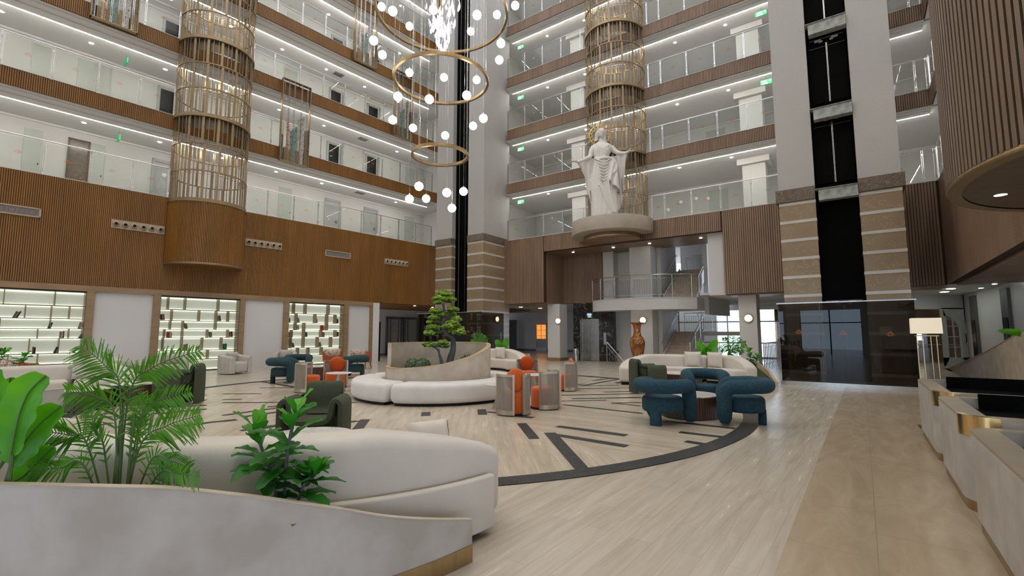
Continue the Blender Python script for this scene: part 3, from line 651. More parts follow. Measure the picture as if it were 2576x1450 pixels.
for i, (px, py) in enumerate(((298,357), (318,151))):
    x, zz = onf(FA, px, py, 1.7); exit_sign(loc(FA, x, 1.7, FBZ[i]-.17), A_ANG+pi/2, 'green exit sign hung sideways above the %s left balcony' % ORD[i])
for i, (px, py) in enumerate(((1103,405+380/1e9), )): pass
# ceiling air grilles
for px, py, i, F in ((920,210,1,FA), (908,492,0,FA), (860,34,2,FA)):
    x, zz = onf(F, px, py, 1.6); m = MB().box(-.25, .25, -.18, .18, -.015, 0)
    for q in range(6): m.box(-.22, .22, -.15+.055*q, -.13+.055*q, -.03, -.015)
    single('ceiling_grille', m, M['ventg'], 'grey square air grille in the left facade ceiling above the %s balcony' % ORD[i], 'vent', loc(F, x, 1.7, FBZ[i]), F[1], 'square ceiling grilles', None)

# --------- jet nozzle vents on the left wood wall
VN = [(-18.4,-16.07,'g'), (-14.38,-12.88,'n'), (-10.15,-8.67,'n'), (-6.71,-5.4,'g'), (-3.46,-1.97,'n')]
for (a, b, k), lab in zip(VN, ('long grey mesh grille at the left end of the wood wall', 'beige plate with six jet nozzles left of the wooden drum', 'beige plate with six jet nozzles right of the wooden drum', 'grey mesh grille in a pale frame, middle of the wood wall', 'beige plate with six jet nozzles nearest the centre tower')):
    w = b-a; t = thing('air_vent', lab, 'vent', loc(FA, (a+b)/2, -.02, 5.15), A_ANG, 'air vents on the left wood wall')
    if k == 'n':
        obj('plate', MB().box(-w/2, w/2, -.02, .02, -.15, .15), M['ventm'], t, None)
        for q in range(6):
            xx = -w/2+w*(q+.5)/6; m = MB(); R = []
            for r, y in ((.095,-.02), (.10,-.045), (.055,-.10), (.045,-.07)): R.append([(xx+r*cos(2*pi*j/14), y, r*sin(2*pi*j/14)) for j in range(14)])
            m.rings(R, caps=False); n_ = obj('nozzle', m, M['ventm'], t)
            obj('nozzle_opening', MB().add([(xx+.046*cos(2*pi*j/14), -.072, .046*sin(2*pi*j/14)) for j in range(14)], [tuple(range(14))]), M['blackm'], n_, None)
    else:
        obj('frame', MB().box(-w/2, w/2, -.03, .02, .11, .15).box(-w/2, w/2, -.03, .02, -.15, -.11).box(-w/2, -w/2+.05, -.03, .02, -.15, .15).box(w/2-.05, w/2, -.03, .02, -.15, .15), M['ventm'], t, None)
        obj('mesh_panel', MB().box(-w/2, w/2, -.01, .01, -.13, .13), M['ventg'], t, None)
        for q in range(int(w/.22)): xx = -w/2+.16+.22*q; obj('duct_ring', MB().rings([[(xx+r*cos(2*pi*j/16), -.014, r*sin(2*pi*j/16)) for j in range(16)] for r in (.085, .07)], caps=False), M['darkmetal'], t, None)

# --------- bronze lift cages and their wooden drums
def cage(F, c, R, z0, lab, bottom=None, drum=None):
    t = thing('lift_cage', lab, 'lift cage', loc(F, c, 0, 0), F[1])
    rng = random.Random(int(c*10)); zs_ = [z0]
    def ring(z, r0, r1, h, m):
        obj('ring', MB().lathe([(r0,z), (r1,z), (r1,z+h), (r0,z+h), (r0,z)], 64), m, t)
    for i in range(0, 6):
        zt = FLZ[i]-.12 if i else z0
        ring(zt, R-.05, R+.05, .13, M['bronze'])
        if i < 5:
            seg = (FLZ[i+1]-.12-(zt+.13))/3
            for k in (1, 2): ring(zt+.13+seg*k, R-.03, R+.02, .035, M['bronze'])
            m = MB()
            for k in range(3):
                za, zb = zt+.12+seg*k, zt+.14+seg*(k+1); n = 50; off = rng.random()
                for j in range(n):
                    a = 2*pi*(j+off+rng.uniform(-.16, .16))/n; w = .05 if j % 3 == 0 else .02
                    cx, cy = (R-.005)*cos(a), (R-.005)*sin(a); o = len(m.v)
                    m.obox((cx, cy), .02, w*1.7 if w > .03 else w, za, zb, a)
            obj('lattice_bars', m, M['bronze'], t, None)
            # dark inner floor band of the landing bridge and curved inner rail
            obj('floor_band', MB().lathe([(R-.12, FLZ[i]+.0 if i else z0+.1), (R-.12, FLZ[i]-.5 if i else z0)], 48, a0=pi*.0, a1=pi), M['bronze_d'], t) if i else None
            if i: obj('floor_band', MB().lathe([(R-.1, FBZ[i-1]), (R-.1, FLZ[i])], 40, a0=pi, a1=2*pi), M['bronze_d'], t)
            rp = [(.9*R*cos(a), .9*R*sin(a)+.35, FLZ[i]+1.1) for a in [pi+pi*k/20 for k in range(21)]]
            obj('inner_handrail', MB().tube(rp, .02, 6).tube([(x, y, z-.1) for x, y, z in rp], .012, 6), M['steel'], t)
    return t
cage(FA, CAGE_A[0], CAGE_A[1], 6.2, 'tall round bronze lattice cage standing on the wooden drum of the left facade')
cage(FB, CAGE_B[0], CAGE_B[1], 6.47, 'tall round bronze lattice cage on the far facade behind the white statue')
def drum(F, c, R, z0, z1, lab, mat, y=0., pitch=.05, gap=.016, d=.014, ringm='bronze', cy=0., tk=.07):
    t = thing('slatted_drum', lab, 'drum', loc(F, c, cy, 0), F[1])
    e = math.asin(min(1, max(-1, (cy+.02)/R))) if cy else .016; A0, A1 = pi+e, 2*pi-e
    n = 96; P = [(R*cos(A0+(A1-A0)*k/n), R*sin(A0+(A1-A0)*k/n)) for k in range(n+1)]
    obj('drum_core', MB().prism([(q*(R-.01)/R, w*(R-.01)/R) for q, w in P], z0+.03, z1), M['gap'], t)
    obj('slat_cladding', slats(MB(), P, z0+.06, z1, pitch, gap, d), M[mat], t, None)
    obj('underside', MB().prism([(q*(R-tk)/R, min(w*(R-tk)/R, -cy-.02)) for q, w in P], z0+.015, z0+.03), M['drumwood' if mat == 'drumwood' else 'oak'], t, None)
    obj('bottom_ring', MB().lathe([(R-tk,z0), (R+.02,z0), (R+.03,z0+.03), (R+.02,z0+.07), (R-tk,z0+.03)], 96, a0=A0, a1=A1), M[ringm], t)
    return t
drum(FA, CAGE_A[0], 1.27, 3.9, 6.2, 'round oak slatted drum hanging under the left bronze cage', 'oak')
RD = (8.44, 4.69); lx, ly = tol(FC, RD)
td = drum(FC, lx, 2.85, 3.4, 9.0, 'large dark slatted drum overhanging the reception at the top right', 'drumwood', cy=ly, pitch=.085, gap=.03, d=.03, ringm='brass', tk=.14)
q = fl(2517, 491, 3.415); single('recessed_spotlight', MB().disc((0,0), .07, -.006, 16, False), M['down'], 'square white spotlight under the large slatted drum', 'spotlight', (q[0], q[1], 3.42), 0, smooth=None)
# statue platform and its underside
t = thing('statue_platform', 'round taupe plaster platform projecting from the far facade under the statue', 'platform', loc(FB, 6.2, -.3, 0), B_ANG)
obj('platform_body', MB().rprism([(1.85*cos(a), 1.85*sin(a)) for a in [pi-.15+(pi+.3)*k/96 for k in range(97)]], 5.83, 6.46, .02, 2), M['platf'], t)
obj('lower_disc', MB().rprism([(1.28*cos(a), 1.28*sin(a)) for a in [pi-.15+(pi+.3)*k/60 for k in range(61)]], 5.6, 5.84, .02, 2), M['walnut'], t); obj('disc_rim', MB().lathe([(1.26,5.62), (1.30,5.64), (1.30,5.69), (1.26,5.7)], 72, a0=pi-.1, a1=2*pi+.1), M['brass'], t)

# --------- lift, stairs and lobby in the far opening
t = thing('passenger_lift', 'brushed steel lift doors set in black marble behind the far opening', 'lift', loc(FB, (onf(FB,1466,850,1.93)[0]+onf(FB,1506,850,1.93)[0])/2, 1.94, 0), B_ANG)
w = (onf(FB,1506,850,1.93)[0]-onf(FB,1466,850,1.93)[0])/2; h = onf(FB,1486,806,1.93)[1]
for s in (-1, 1): obj('door_panel', MB().box(min(0,s*w)+.004, max(0,s*w)-.004, -.03, 0, .02, h), M['lift'], t, None)
obj('door_frame', MB().box(-w-.14, -w, -.05, 0, 0, h+.06).box(w, w+.03, -.05, 0, 0, h+.06).box(-w-.14, w+.03, -.05, 0, h, h+.06), M['steel'], t, None)
obj('floor_indicator', MB().box(-.18, .12, -.05, 0, h+.12, h+.36), M['steel'], t, None); obj('blue_display', MB().box(-.14, .08, -.056, -.05, h+.24, h+.34), emit('blue_display', (.05,.2,1), 2.), t, None); obj('green_display', MB().box(-.1, .05, -.056, -.05, h+.14, h+.22), emit('green_display', (.02,.6,.15), .6), t, None)
obj('call_panel', MB().box(w+.28, w+.42, -.03, 0, .85, 1.45), M['steel'], t, None)
single('waste_bin', MB().lathe([(0,0), (.125,0), (.125,.6), (.11,.64), (.06,.64), (.06,.55), (0,.55)], 24), M['steel'], 'brushed steel waste bin beside the lift and the left column', 'bin', (fl(1449,905)[0]*.93, fl(1449,905)[1]*.93, 0))
# landing
LZ = 3.05
Lp = [tol(FB, fl(px, py, LZ)) for px, py in ((1499,753), (1502,748), (1512,745.5), (1540,743.5), (1580,742), (1620,741.5), (1660,741.5), (1700,742.5), (1735,745), (1754,748))]
back = [(9.3, 2.2), (9.3, 3.4), (4.6, 3.4), (4.4, 2.6)]
print('LANDING', [(round(a,2), round(b,2)) for a, b in Lp])
lp = [(4.2,2.4), (4.22,1.7), (4.6,1.2), (5.4,.85), (6.2,.7), (7.0,.75), (7.8,.95), (8.6,1.3), (9.3,1.85)]
lps = smoothpath(lp, 5); poly = lps+[(9.35,3.4), (4.3,3.4)]
struct('floor', MB().prism(poly, 2.5, LZ-.02), M['white'], FB); struct('floor', MB().prism([(x, y-.03 if y < 3 else y) for x, y in poly], LZ-.03, LZ), M['white'], FB)
def barrail(name, lab, F, path, z0s, h=1.05, every=.11, post=8, group=None, org=None):
    # path local 2D, z0s base heights at each path point
    ox, oy = path[0]; t = thing(name, lab, 'railing', loc(F, ox, oy, z0s[0]), F[1], group)
    P = [(x-ox, y-oy, z-z0s[0]) for (x, y), z in zip(path, z0s)]
    obj('handrail', MB().tube([(x,y,z+h) for x,y,z in P], .026, 8), M['steel'], t)
    obj('upper_rail', MB().tube([(x,y,z+h-.17) for x,y,z in P], .01, 6), M['steel'], t); obj('lower_rail', MB().tube([(x,y,z+.13) for x,y,z in P], .01, 6), M['steel'], t)
    L = [0]
    for i in range(1, len(P)): L.append(L[-1]+hypot(P[i][0]-P[i-1][0], P[i][1]-P[i-1][1]))
    m = MB(); n = int(L[-1]/every); k = 0
    for q in range(n+1):
        s = L[-1]*q/max(1, n)
        i = max(j for j in range(len(L)) if L[j] <= s+1e-9); i = min(i, len(P)-2); u = (s-L[i])/max(1e-6, L[i+1]-L[i]); p = [P[i][j]+(P[i+1][j]-P[i][j])*u for j in range(3)]
        if q % post == 0: obj('post', MB().tube([(p[0],p[1],p[2]), (p[0],p[1],p[2]+h)], .02, 6), M['steel'], t)
        else: m.tube([(p[0],p[1],p[2]+.13), (p[0],p[1],p[2]+h-.17)], .008, 5)
    if m.v: obj('baluster_set', m, M['steel'], t)
    return t
barrail('stair_landing_railing', 'curved stainless bar railing around the white stair landing', FB, lps, [LZ]*len(lps))
def stairs(F, x0, x1, y0, z0, n, rise, going, lab):
    m = MB()
    P = [(0,0)]
    for k in range(n): P += [(k*going, (k+1)*rise), ((k+1)*going, (k+1)*rise)]
    P2 = P+[(n*going, n*rise-.3), (going*.8, -.0)]
    v = [(x0, y0+a, z0+b) for a, b in P2]+[(x1, y0+a, z0+b) for a, b in P2]; nn = len(P2)
    m.add(v, [tuple(range(nn)), tuple(range(2*nn-1, nn-1, -1))]+[(i, (i+1) % nn, nn+(i+1) % nn, nn+i) for i in range(nn)])
    o = single('stair_flight', m, M['stairs'], lab, 'stairs', loc(F, 0, 0, 0), F[1], 'beige stone stair flights', None)
    s = MB()
    for xx in (x0-.06, x1):
        Q = [(-.1,0), (-.1,.16)]+[(n*going, n*rise+.12), (n*going, n*rise-.42), (going, -.12+0*rise)] ; Q = [(a, max(b, -z0) if z0 == 0 else b) for a, b in Q]
        s.add([(xx, y0+a, z0+b) for a, b in Q]+[(xx+.06, y0+a, z0+b) for a, b in Q], [tuple(range(5)), (9,8,7,6,5)]+[(i, (i+1) % 5, 5+(i+1) % 5, 5+i) for i in range(5)])
    obj('stringer', s, M['white'], o, None); return o
stairs(FB, 7.65, 8.9, 1.7, 0, 9, .167, .30, 'lower beige stone stair flight rising from the lobby floor under the landing')
stairs(FB, 7.85, 9.3, 1.95, LZ, 9, .178, .30, 'upper beige stone stair flight rising from the curved landing')
struct('floor', MB().box(7.5, 10.6, 4.4, 6.0, 1.3, 1.5), M['white'], FB); struct('floor', MB().box(7.5, 10.6, 4.65, 6.4, 4.45, 4.65), M['white'], FB)
struct('wall_back', MB().box(7.36, 7.56, 2.3, 4.9, 0, 6.2), M['white'], FB)
struct('wall_back', MB().prism([(9.35,3.0), (9.55,3.0), (9.9,6), (9.7,6)], 2.3, 6.2), M['white'], FB)
struct('wall_back', MB().box(10.2, 10.84, .25, 2.6, 2.97, 5.58).box(7.4, 12.5, 6.4, 6.6, 2.9, 6.2), M['white'], FB)
struct('wall_back', MB().box(9.9, 10.84, 5.9, 6.38, 4.65, 6.2), emit('green_room_glow', (.35,.9,.55), .5, (.4,.6,.5)), FB)  # wall glows itself, standing in for the green light of the room
def srail(lab, x, y0, z0, y1, z1): return barrail('stair_railing', lab, FB, [(x, y0), (x, y1)], [z0, z1], .95, .12, 8, 'stainless stair railings')
srail('stainless bar railing climbing the lower stair flight', 8.97, 1.7, 0.05, 4.4, 1.5); srail('stainless bar railing climbing the upper stair flight', 9.38, 2.0, LZ+.05, 4.6, 4.7)
barrail('stair_railing', 'stainless bar railing at the head of the lower stair flight', FB, [(7.6, 6.0), (9.9, 6.0)], [1.5, 1.5], 1.0, .12, 6, 'stainless stair railings')
barrail('stair_railing', 'stainless bar railing at the head of the upper stair flight', FB, [(7.7, 6.3), (9.8, 6.3)], [4.65, 4.65], 1.0, .12, 6, 'stainless stair railings')
for (ya, za, yb, zb), lab in zip(((1.9,.95,4.5,2.4), (2.4,4.05,4.7,5.5)), ('slanted wall handrail beside the lower stair flight', 'slanted wall handrail beside the upper stair flight')):
    single('wall_handrail', MB().tube([(7.64,ya,za), (7.64,yb,zb), (7.64,yb+.15,zb)], .022, 8), M['steel'], lab, 'handrail', loc(FB,0,0,0), B_ANG)
a = tol(FB, at(1527,905,21.2)); b = tol(FB, at(1578,912,20.7))
barrail('stair_railing', 'stainless railing slanting down to the basement stair by the lift', FB, [a, ((a[0]+b[0])/2, (a[1]+b[1])/2), b], [0, -.5, -1.02], 1.02, .12, 7, 'stainless stair railings')
# windows beyond the stairs
WY = 9.5
W0 = onf(FB, 1706, 830, WY)[0]; print('W0', W0)
struct('wall_back', MB().box(5, W0, WY, WY+.2, 0, 6.2).box(W0, 22, WY, WY+.2, 2.75, 3.3).box(20.5, 24, WY, WY+.2, 0, 3.3), M['white'], FB)
for k in range(5):
    x0 = W0+2.8*k; o = struct('window_%d' % (k+6), MB().box(x0, x0+2.8, WY+.1, WY+.12, 0, 2.75), M['pane'], FB)
    obj('window_frame', MB().box(x0, x0+.06, WY+.05, WY+.15, 0, 2.75).box(x0+1.38, x0+1.42, WY+.05, WY+.15, 0, 2.75).box(x0, x0+2.8, WY+.05, WY+.15, 2.05, 2.12).box(x0, x0+2.8, WY+.05, WY+.15, 0, .08).box(x0, x0+2.8, WY+.05, WY+.15, .85, .9), M['capstone'], o, None)
barrail('lobby_railing', 'stainless bar railing before the bright windows right of the stairs', FB, [(9.6, 4.6), (11.6, 4.6)], [0, 0], .95, .35, 4)
p0 = tol(FB, fl(1924,927)); p1 = tol(FB, fl(1975,906))
barrail('lobby_railing', 'stainless post railing beside the right column toward the tower', FB, [p0, p1], [0, 0], 1.0, .45, 1)
# left lobby doors
def glazed_door(F, x0, x1, y, h, lab, frame, name='door'):
    o = struct(nwin('door'), MB().box(x0, x1, y-.03, y-.02, .1, h-.1), M['pane'], F); f = MB().box(x0, x0+.1, y-.07, y, 0, h).box(x1-.1, x1, y-.07, y, 0, h).box(x0, x1, y-.07, y, h-.12, h).box(x0, x1, y-.07, y, 0, .3)
    n = 4
    for k in range(1, n): f.box(x0, x1, y-.05, y-.01, .3+(h-.42)*k/n-.015, .3+(h-.42)*k/n+.015)
    f.box((x0+x1)/2-.015, (x0+x1)/2+.015, y-.05, y-.01, 0, h); obj('frame', f, frame, o, None); return o
a = onf(FB, 1347, 850, 11.9)[0]; b = onf(FB, 1376, 850, 11.9)[0]
glazed_door(FB, a, b, 11.95, 2.25, '', M['white'])
struct(nwin(), MB().box(a+.1, b-.1, 11.97, 11.99, 1.0, 2.1), emit('orange_room_glow', (1,.32,.05), 1.1, (.8,.3,.1)), FB)  # glowing sheet stands in for the orange light behind the door
a = onf(FB, 1281, 850, 10.9)[0]; b = onf(FB, 1298, 850, 10.9)[0]
struct(nwin('door'), MB().box(a-.5, b, 10.9, 11.0, 0, 2.5), M['darkmetal'], FB)
# dark glazed doors left of the centre tower
for k, (pa, pb) in enumerate(((971,1011), (1015,1056))):
    a = onf(FA, pa, 850, 5.4)[0]; b = onf(FA, pb, 850, 5.4)[0]; h = 2.5
    o = struct(nwin('door'), MB().box(a+.12, b-.12, 5.40, 5.41, .3, h-.15), glass('lounge_glass', (.7,.71,.68), .7, 0, .75, (.46,.46,.43)) if k == 0 else bpy.data.materials['lounge_glass'], FA)
    obj('frame', MB().box(a, a+.14, 5.36, 5.46, 0, h).box(b-.14, b, 5.36, 5.46, 0, h).box(a, b, 5.36, 5.46, h-.16, h).box(a, b, 5.36, 5.46, 0, .75), M['darkmetal'], o, None)
    U = [(a+.3, h-.16), (a+.3, 1.1)]+[((a+b)/2-((b-a)/2-.3)*cos(t), 1.1-.45*sin(t)) for t in [pi*k2/12 for k2 in range(13)]]+[(b-.3, 1.1), (b-.3, h-.16)]
    obj('arched_inlay', MB().tube([(x, 5.34, z) for x, z in U], .022, 6), M['blackm'], o)
    l = link('sun_logo', LOGO, None, o); l.location = ((a+b)/2, 5.33, 1.55); l.scale = (1.5,)*3

# --------- smoked glass lift enclosures
def glass_box(F, x0, x1, y0, h, lab, parts, logos):
    t = thing('glass_lift_enclosure', lab, 'glass enclosure', loc(F, x0, y0, 0), F[1]); w = x1-x0
    obj('steel_plinth', MB().box(-.03, w+.03, -.03, .25, 0, .11), M['steel'], t, None)
    obj('top_rail', MB().box(-.05, w+.05, -.03, .03, h, h+.03), M['steel'], t, None)
    for k in range(len(parts)-1): obj('glass_panel', MB().box(w*parts[k]+.004, w*parts[k+1]-.004, -.008, .008, .11, h), M['smoke'], t, None)
    for xx in (0, w): obj('side_panel', MB().box(xx-.008, xx+.008, 0, 1.7, .11, h), M['smoke'], t, None)
    for f, z in logos: l = link('sun_logo', LOGO, None, t); l.location = (w*f, -.016, z); l.scale = (.95,)*3
gw = hypot(9.81-7.5, 11.43-13.13)
glass_box(FT, 0, gw+.03, 0, 2.22, 'smoked glass enclosure with three orange sun logos before the right tower', (0, .33, 1), ((.155,1.43), (.5,1.40), (.83,1.37)))
glass_box(FM, onf(FM,1051,800,-2.2)[0], onf(FM,1210,800,-2.2)[0], -2.2, 2.36, 'smoked glass enclosure with orange sun logos before the centre tower', (0, .5, 1), ((.13,1.5), (.82,1.48)))

# --------- right-hand lobby with the arched door
r0 = fl(2295, 921); r1 = fl(2440, 921); FG = ((r0[0], r0[1]), atan2(r1[1]-r0[1], r1[0]-r0[0])); gl = hypot(r1[0]-r0[0], r1[1]-r0[1])
ax0 = onf(FG, 2369, 850)[0]; ax1 = onf(FG, 2431, 850)[0]; ah = onf(FG, 2385, 778)[1]
op0 = onf(FG, 2290, 850)[0]-.8
struct('wall_back', MB().box(ax1, gl+.4, 0, .2, 0, 3.1).box(op0-2.5, ax1+.05, 0, .2, ah, 3.1).box(op0-2.5, op0, 0, .2, 0, ah), M['white'], FG)
n = 16; aw = ax1-ax0
struct('wall_back', MB().add([(ax0+aw-1+sin(pi/2*k/14), yy, ah-1+cos(pi/2*k/14)) for yy in (0, .18) for k in range(15)]+[(ax1+.06, 0, ah+.05), (ax1+.06, .18, ah+.05), (ax0+aw-1, 0, ah+.05), (ax0+aw-1, .18, ah+.05)], [tuple(range(15))+(30, 32), tuple(range(29, 14, -1))+(33, 31)]+[(k+1, k, 15+k, 16+k) for k in range(14)]), M['white'], FG)
def archP(w, h, r, n=14): return [(0,0), (0,h), (w-r, h)]+[(w-r+r*sin(pi/2*k/n), h-r+r*cos(pi/2*k/n)) for k in range(1, n+1)]+[(w,0)]
def ringface(m, P, Q, y0, y1):
    k = len(P); m.add([(x,y0,z) for x,z in P]+[(x,y0,z) for x,z in Q]+[(x,y1,z) for x,z in P]+[(x,y1,z) for x,z in Q],
       [(i,i+1,k+i+1,k+i) for i in range(k-1)]+[(2*k+i,3*k+i,3*k+i+1,2*k+i+1) for i in range(k-1)]+[(k+i,k+i+1,3*k+i+1,3*k+i) for i in range(k-1)]+[(i,2*k+i,2*k+i+1,i+1) for i in range(k-1)])
o = struct(nwin('door'), MB().add([(ax0+.2+x, -.04, .35+z) for x, z in archP(aw-.5, ah-.65, .65)], [tuple(range(18))]), M['pane'], FG)
f = MB(); P = [(x+ax0, z) for x, z in archP(aw, ah, 1.0)]; Q = [(x+ax0+.2, z+.32) for x, z in archP(aw-.5, ah-.62, .68)]
ringface(f, P, Q, -.08, 0); f.box(ax0, ax0+aw, -.08, 0, 0, .36)
for k in range(1, 4): z = .35+(ah-.65)*k/4; f.box(ax0+.15, ax0+aw-.3, -.06, -.02, z-.015, z+.015)
f.box(ax0+aw*.45, ax0+aw*.47, -.06, -.02, .3, ah-.25); obj('frame', f, M['palegreen'], o, None)
obj('handle', MB().tube([(ax0+aw-.16,-.1,1.0), (ax0+aw-.16,-.16,1.03), (ax0+aw-.16,-.16,1.35), (ax0+aw-.16,-.1,1.38)], .014, 6), M['blackm'], o)
struct('floor', MB().box(op0, ax0+2, .0, 9, .0, .006), M['floor_in2'], FG)
struct('wall_back', MB().box(op0-.5, ax0+5, 8, 8.2, 2.1, 3.1).box(op0-.5, op0+.4, 8, 8.2, 0, 3.1).box(op0+1.5, ax0+6, 8, 8.2, 0, 3.1).box(op0-.4, op0-.2, 0, 8, 0, 3.1).box(op0, ax0+5, 8, 8.2, 0, .9).box(ax0+4.8, ax0+5, 0, 8, 0, 3.1), pbr('warm_lounge_wall', (.55,.36,.24), .7, c2=(.60,.40,.27), sc=(2,2,2)), FG)
struct('ceiling', MB().box(op0-.5, ax0+6, 0, 8.2, 3.1, 3.2), M['ceil'], FG)
o = struct('window_10', MB().box(op0+.4, op0+1.5, 8.1, 8.12, .9, 2.1), M['pane'], FG)
struct('wall_right', MB().prism([tol(FG, r1)[:2], tol(FG, (r1[0]+.2, r1[1]+.1))[:2], tol(FG, (13.6, 10.4))[:2], tol(FG, (13.4, 10.3))[:2]], 0, 3.1), M['white'], FG)
for k, (pa, pb, pt, pb2) in enumerate(((2437,2449,743,900), (2520,2533,738,880))):
    d0 = ((r1[0]+(13.4-r1[0])*.12*(1 if k == 0 else 3.6)), (r1[1]+(10.3-r1[1])*.12*(1 if k == 0 else 3.6)))
    ang = atan2(10.3-r1[1], 13.4-r1[0]); t = thing('dark_wall_panel', ('tall dark panel beside the arched glass door' if k == 0 else 'tall dark panel nearer the reception wall'), 'wall panel', (d0[0]-.08, d0[1]-.05, 0), ang, 'tall dark wall panels')
    obj('panel_frame', MB().box(-.35, .35, -.05, .05, 0, 2.95), M['darkmetal'], t, None); obj('dark_opening', MB().box(-.25, .25, -.07, .07, 0, 1.95), M['black'], t, None)
# ================================================================== THINGS
def face(dx, dy): return atan2(dy, dx)-pi/2            # things are built facing local +y
def strip(mb, P, th, w0, w1, axis='x'):                # upholstered band following a profile, spanning w0..w1
    n = len(P); L = []; R = []
    for i in range(n):
        a = P[max(0,i-1)]; b = P[min(n-1,i+1)]; l = hypot(b[0]-a[0], b[1]-a[1]) or 1; nx, nz = -(b[1]-a[1])/l, (b[0]-a[0])/l
        L.append((P[i][0]+nx*th/2, P[i][1]+nz*th/2)); R.append((P[i][0]-nx*th/2, P[i][1]-nz*th/2))
    q = th*.35; rows = []
    def f(p, w): return (p[0], w, p[1]) if axis == 'x' else (w, p[0], p[1])
    for i in range(n):
        l, r = L[i], R[i]; c = P[i]
        def mid(p, k): return (c[0]+(p[0]-c[0])*k, c[1]+(p[1]-c[1])*k)
        rows.append([f(l, w0+q), f(mid(l,.6), w0), f(mid(r,.6), w0), f(r, w0+q), f(r, w1-q), f(mid(r,.6), w1), f(mid(l,.6), w1), f(l, w1-q)])
    return mb.rings(rows)
def pillow(w, h, t, n=10):
    R = []
    for k in range(n+1):
        v = -1+2*k/n; row = []
        for j in range(2*n):
            u = -1+2*(j/n if j <= n else (2*n-j)/n); s = 1 if j <= n else -1
            pu = 1-.07*(1-abs(v))*0; e = max(0, (1-u**4)*(1-v**4))**.55
            row.append((w/2*u*(1-.08*(1-v*v)*0+.06*abs(v)**3-.03), s*t/2*e, h/2+h/2*v*(1-.0+.06*abs(u)**3-.03)))
        R.append(row)
    return MB().rings(R)

# ---- barrel chair: stuffed tube rail that turns down into two front legs, round seat, one rear leg
def barrel(lab, p, rz, mat, group):
    t = thing('barrel_armchair', lab, 'armchair', p, rz, group)
    P = [(-.31,.27,.03), (-.31,.27,.30), (-.31,.26,.48), (-.32,.18,.575), (-.33,.05,.59)]
    P += [(.33*cos(a), -.03+.33*sin(a), .60) for a in [pi+pi*k/12 for k in range(13)]][1:-1]
    P += [(.33,.05,.59), (.32,.18,.575), (.31,.26,.48), (.31,.27,.30), (.31,.27,.03)]
    P = smoothpath(P, 3); rr = [.06 if i in (0, len(P)-1) else .098 if i in (1, len(P)-2) else .11 for i in range(len(P))]
    obj('tube_rail', MB().tube(P, .11, 14, rr=rr, up=(0,1,0)), M[mat], t, 60)
    seat = [(x, y*.96-.02) for x, y in circ(.315, 40)]; obj('seat', MB().rprism(seat, .19, .43, .07, 5, .05), M[mat], t, 60)
    obj('rear_leg', MB().rprism(rrect(.17, .11, .04, c=(0,-.27)), .0, .24, .01, 2), M[mat], t, 60)
    obj('seam_piping', MB().tube([(x*.985, y*.985, .31) for x, y in seat], .006, 5, closed=True), M[mat], t)
    return t
b0 = barrel('petrol blue barrel armchair nearest the reception side, back turned, left of the low ribbed table', (2.38, 7.5, 0), face(.55,.6), 'teal', 'petrol blue barrel armchairs')
dup(b0, (3.63, 7.5, 0), face(-.85,.35), 'petrol blue barrel armchair over the dark floor ring, right of the low ribbed table')
dup(b0, (3.72, 9.15, 0), face(-.25,-1), 'petrol blue barrel armchair behind the low ribbed table, before the cream sofa')
b1 = barrel('dark teal barrel armchair standing alone in front, left of the orange chairs', (-6.55, 13.55, 0), face(1,.2), 'tealg', 'dark teal barrel armchairs')
dup(b1, (-7.1, 15.7, 0), face(.4,-1), 'dark teal barrel armchair behind the left ribbed table, facing the camera')
dup(b1, (-5.05, 15.1, 0), face(-1,.0), 'dark teal barrel armchair behind the orange seat with round cushion')

# ---- olive sling chair
def sling(lab, p, rz):
    t = thing('sling_armchair', lab, 'armchair', p, rz, 'olive green sling armchairs')
    half_ = [(-.335,.02), (-.335,.3), (-.335,.55), (-.32,.605), (-.28,.635), (-.242,.60), (-.228,.52), (-.205,.43), (-.14,.39), (0,.385)]
    prof = half_+[(-x, z) for x, z in half_[:-1]][::-1]
    obj('arm_and_seat_band', strip(MB(), smoothpath(prof, 3), .068, -.19, .27), M['green'], t, 60)
    bp = smoothpath([(-.14,.40), (-.25,.46), (-.29,.60), (-.315,.72), (-.35,.765), (-.395,.72), (-.405,.5), (-.405,.02)], 3)
    obj('backrest_band', strip(MB(), bp, .075, -.21, .21, 'y'), M['green'], t, 60)
    tp = smoothpath([(-.28,.20,.575), (-.30,-.10,.59), (-.29,-.24,.615), (-.23,-.33,.63), (-.10,-.355,.63), (.10,-.355,.63), (.23,-.33,.63), (.29,-.24,.615), (.30,-.10,.59), (.28,.20,.575)], 4)
    obj('frame_tube', MB().tube(tp, .022, 8), M['blackm'], t)
    for x in (-.335, .335): obj('foot_pad', MB().box(x-.03, x+.03, -.15, .23, 0, .02), M['blackm'], t, None)
    return t
g0 = sling('olive green sling armchair facing the camera behind the near cream sofa', (-2.33, 5.68, 0), face(.12,-1))
dup(g0, (-6.68, 9.45, 0), face(-1,-.25), 'olive green sling armchair standing sideways by the left ribbed tables')
dup(g0, (3.28, 11.3, 0), face(1,.15), 'olive green sling armchair at the left end of the right cream sofa')

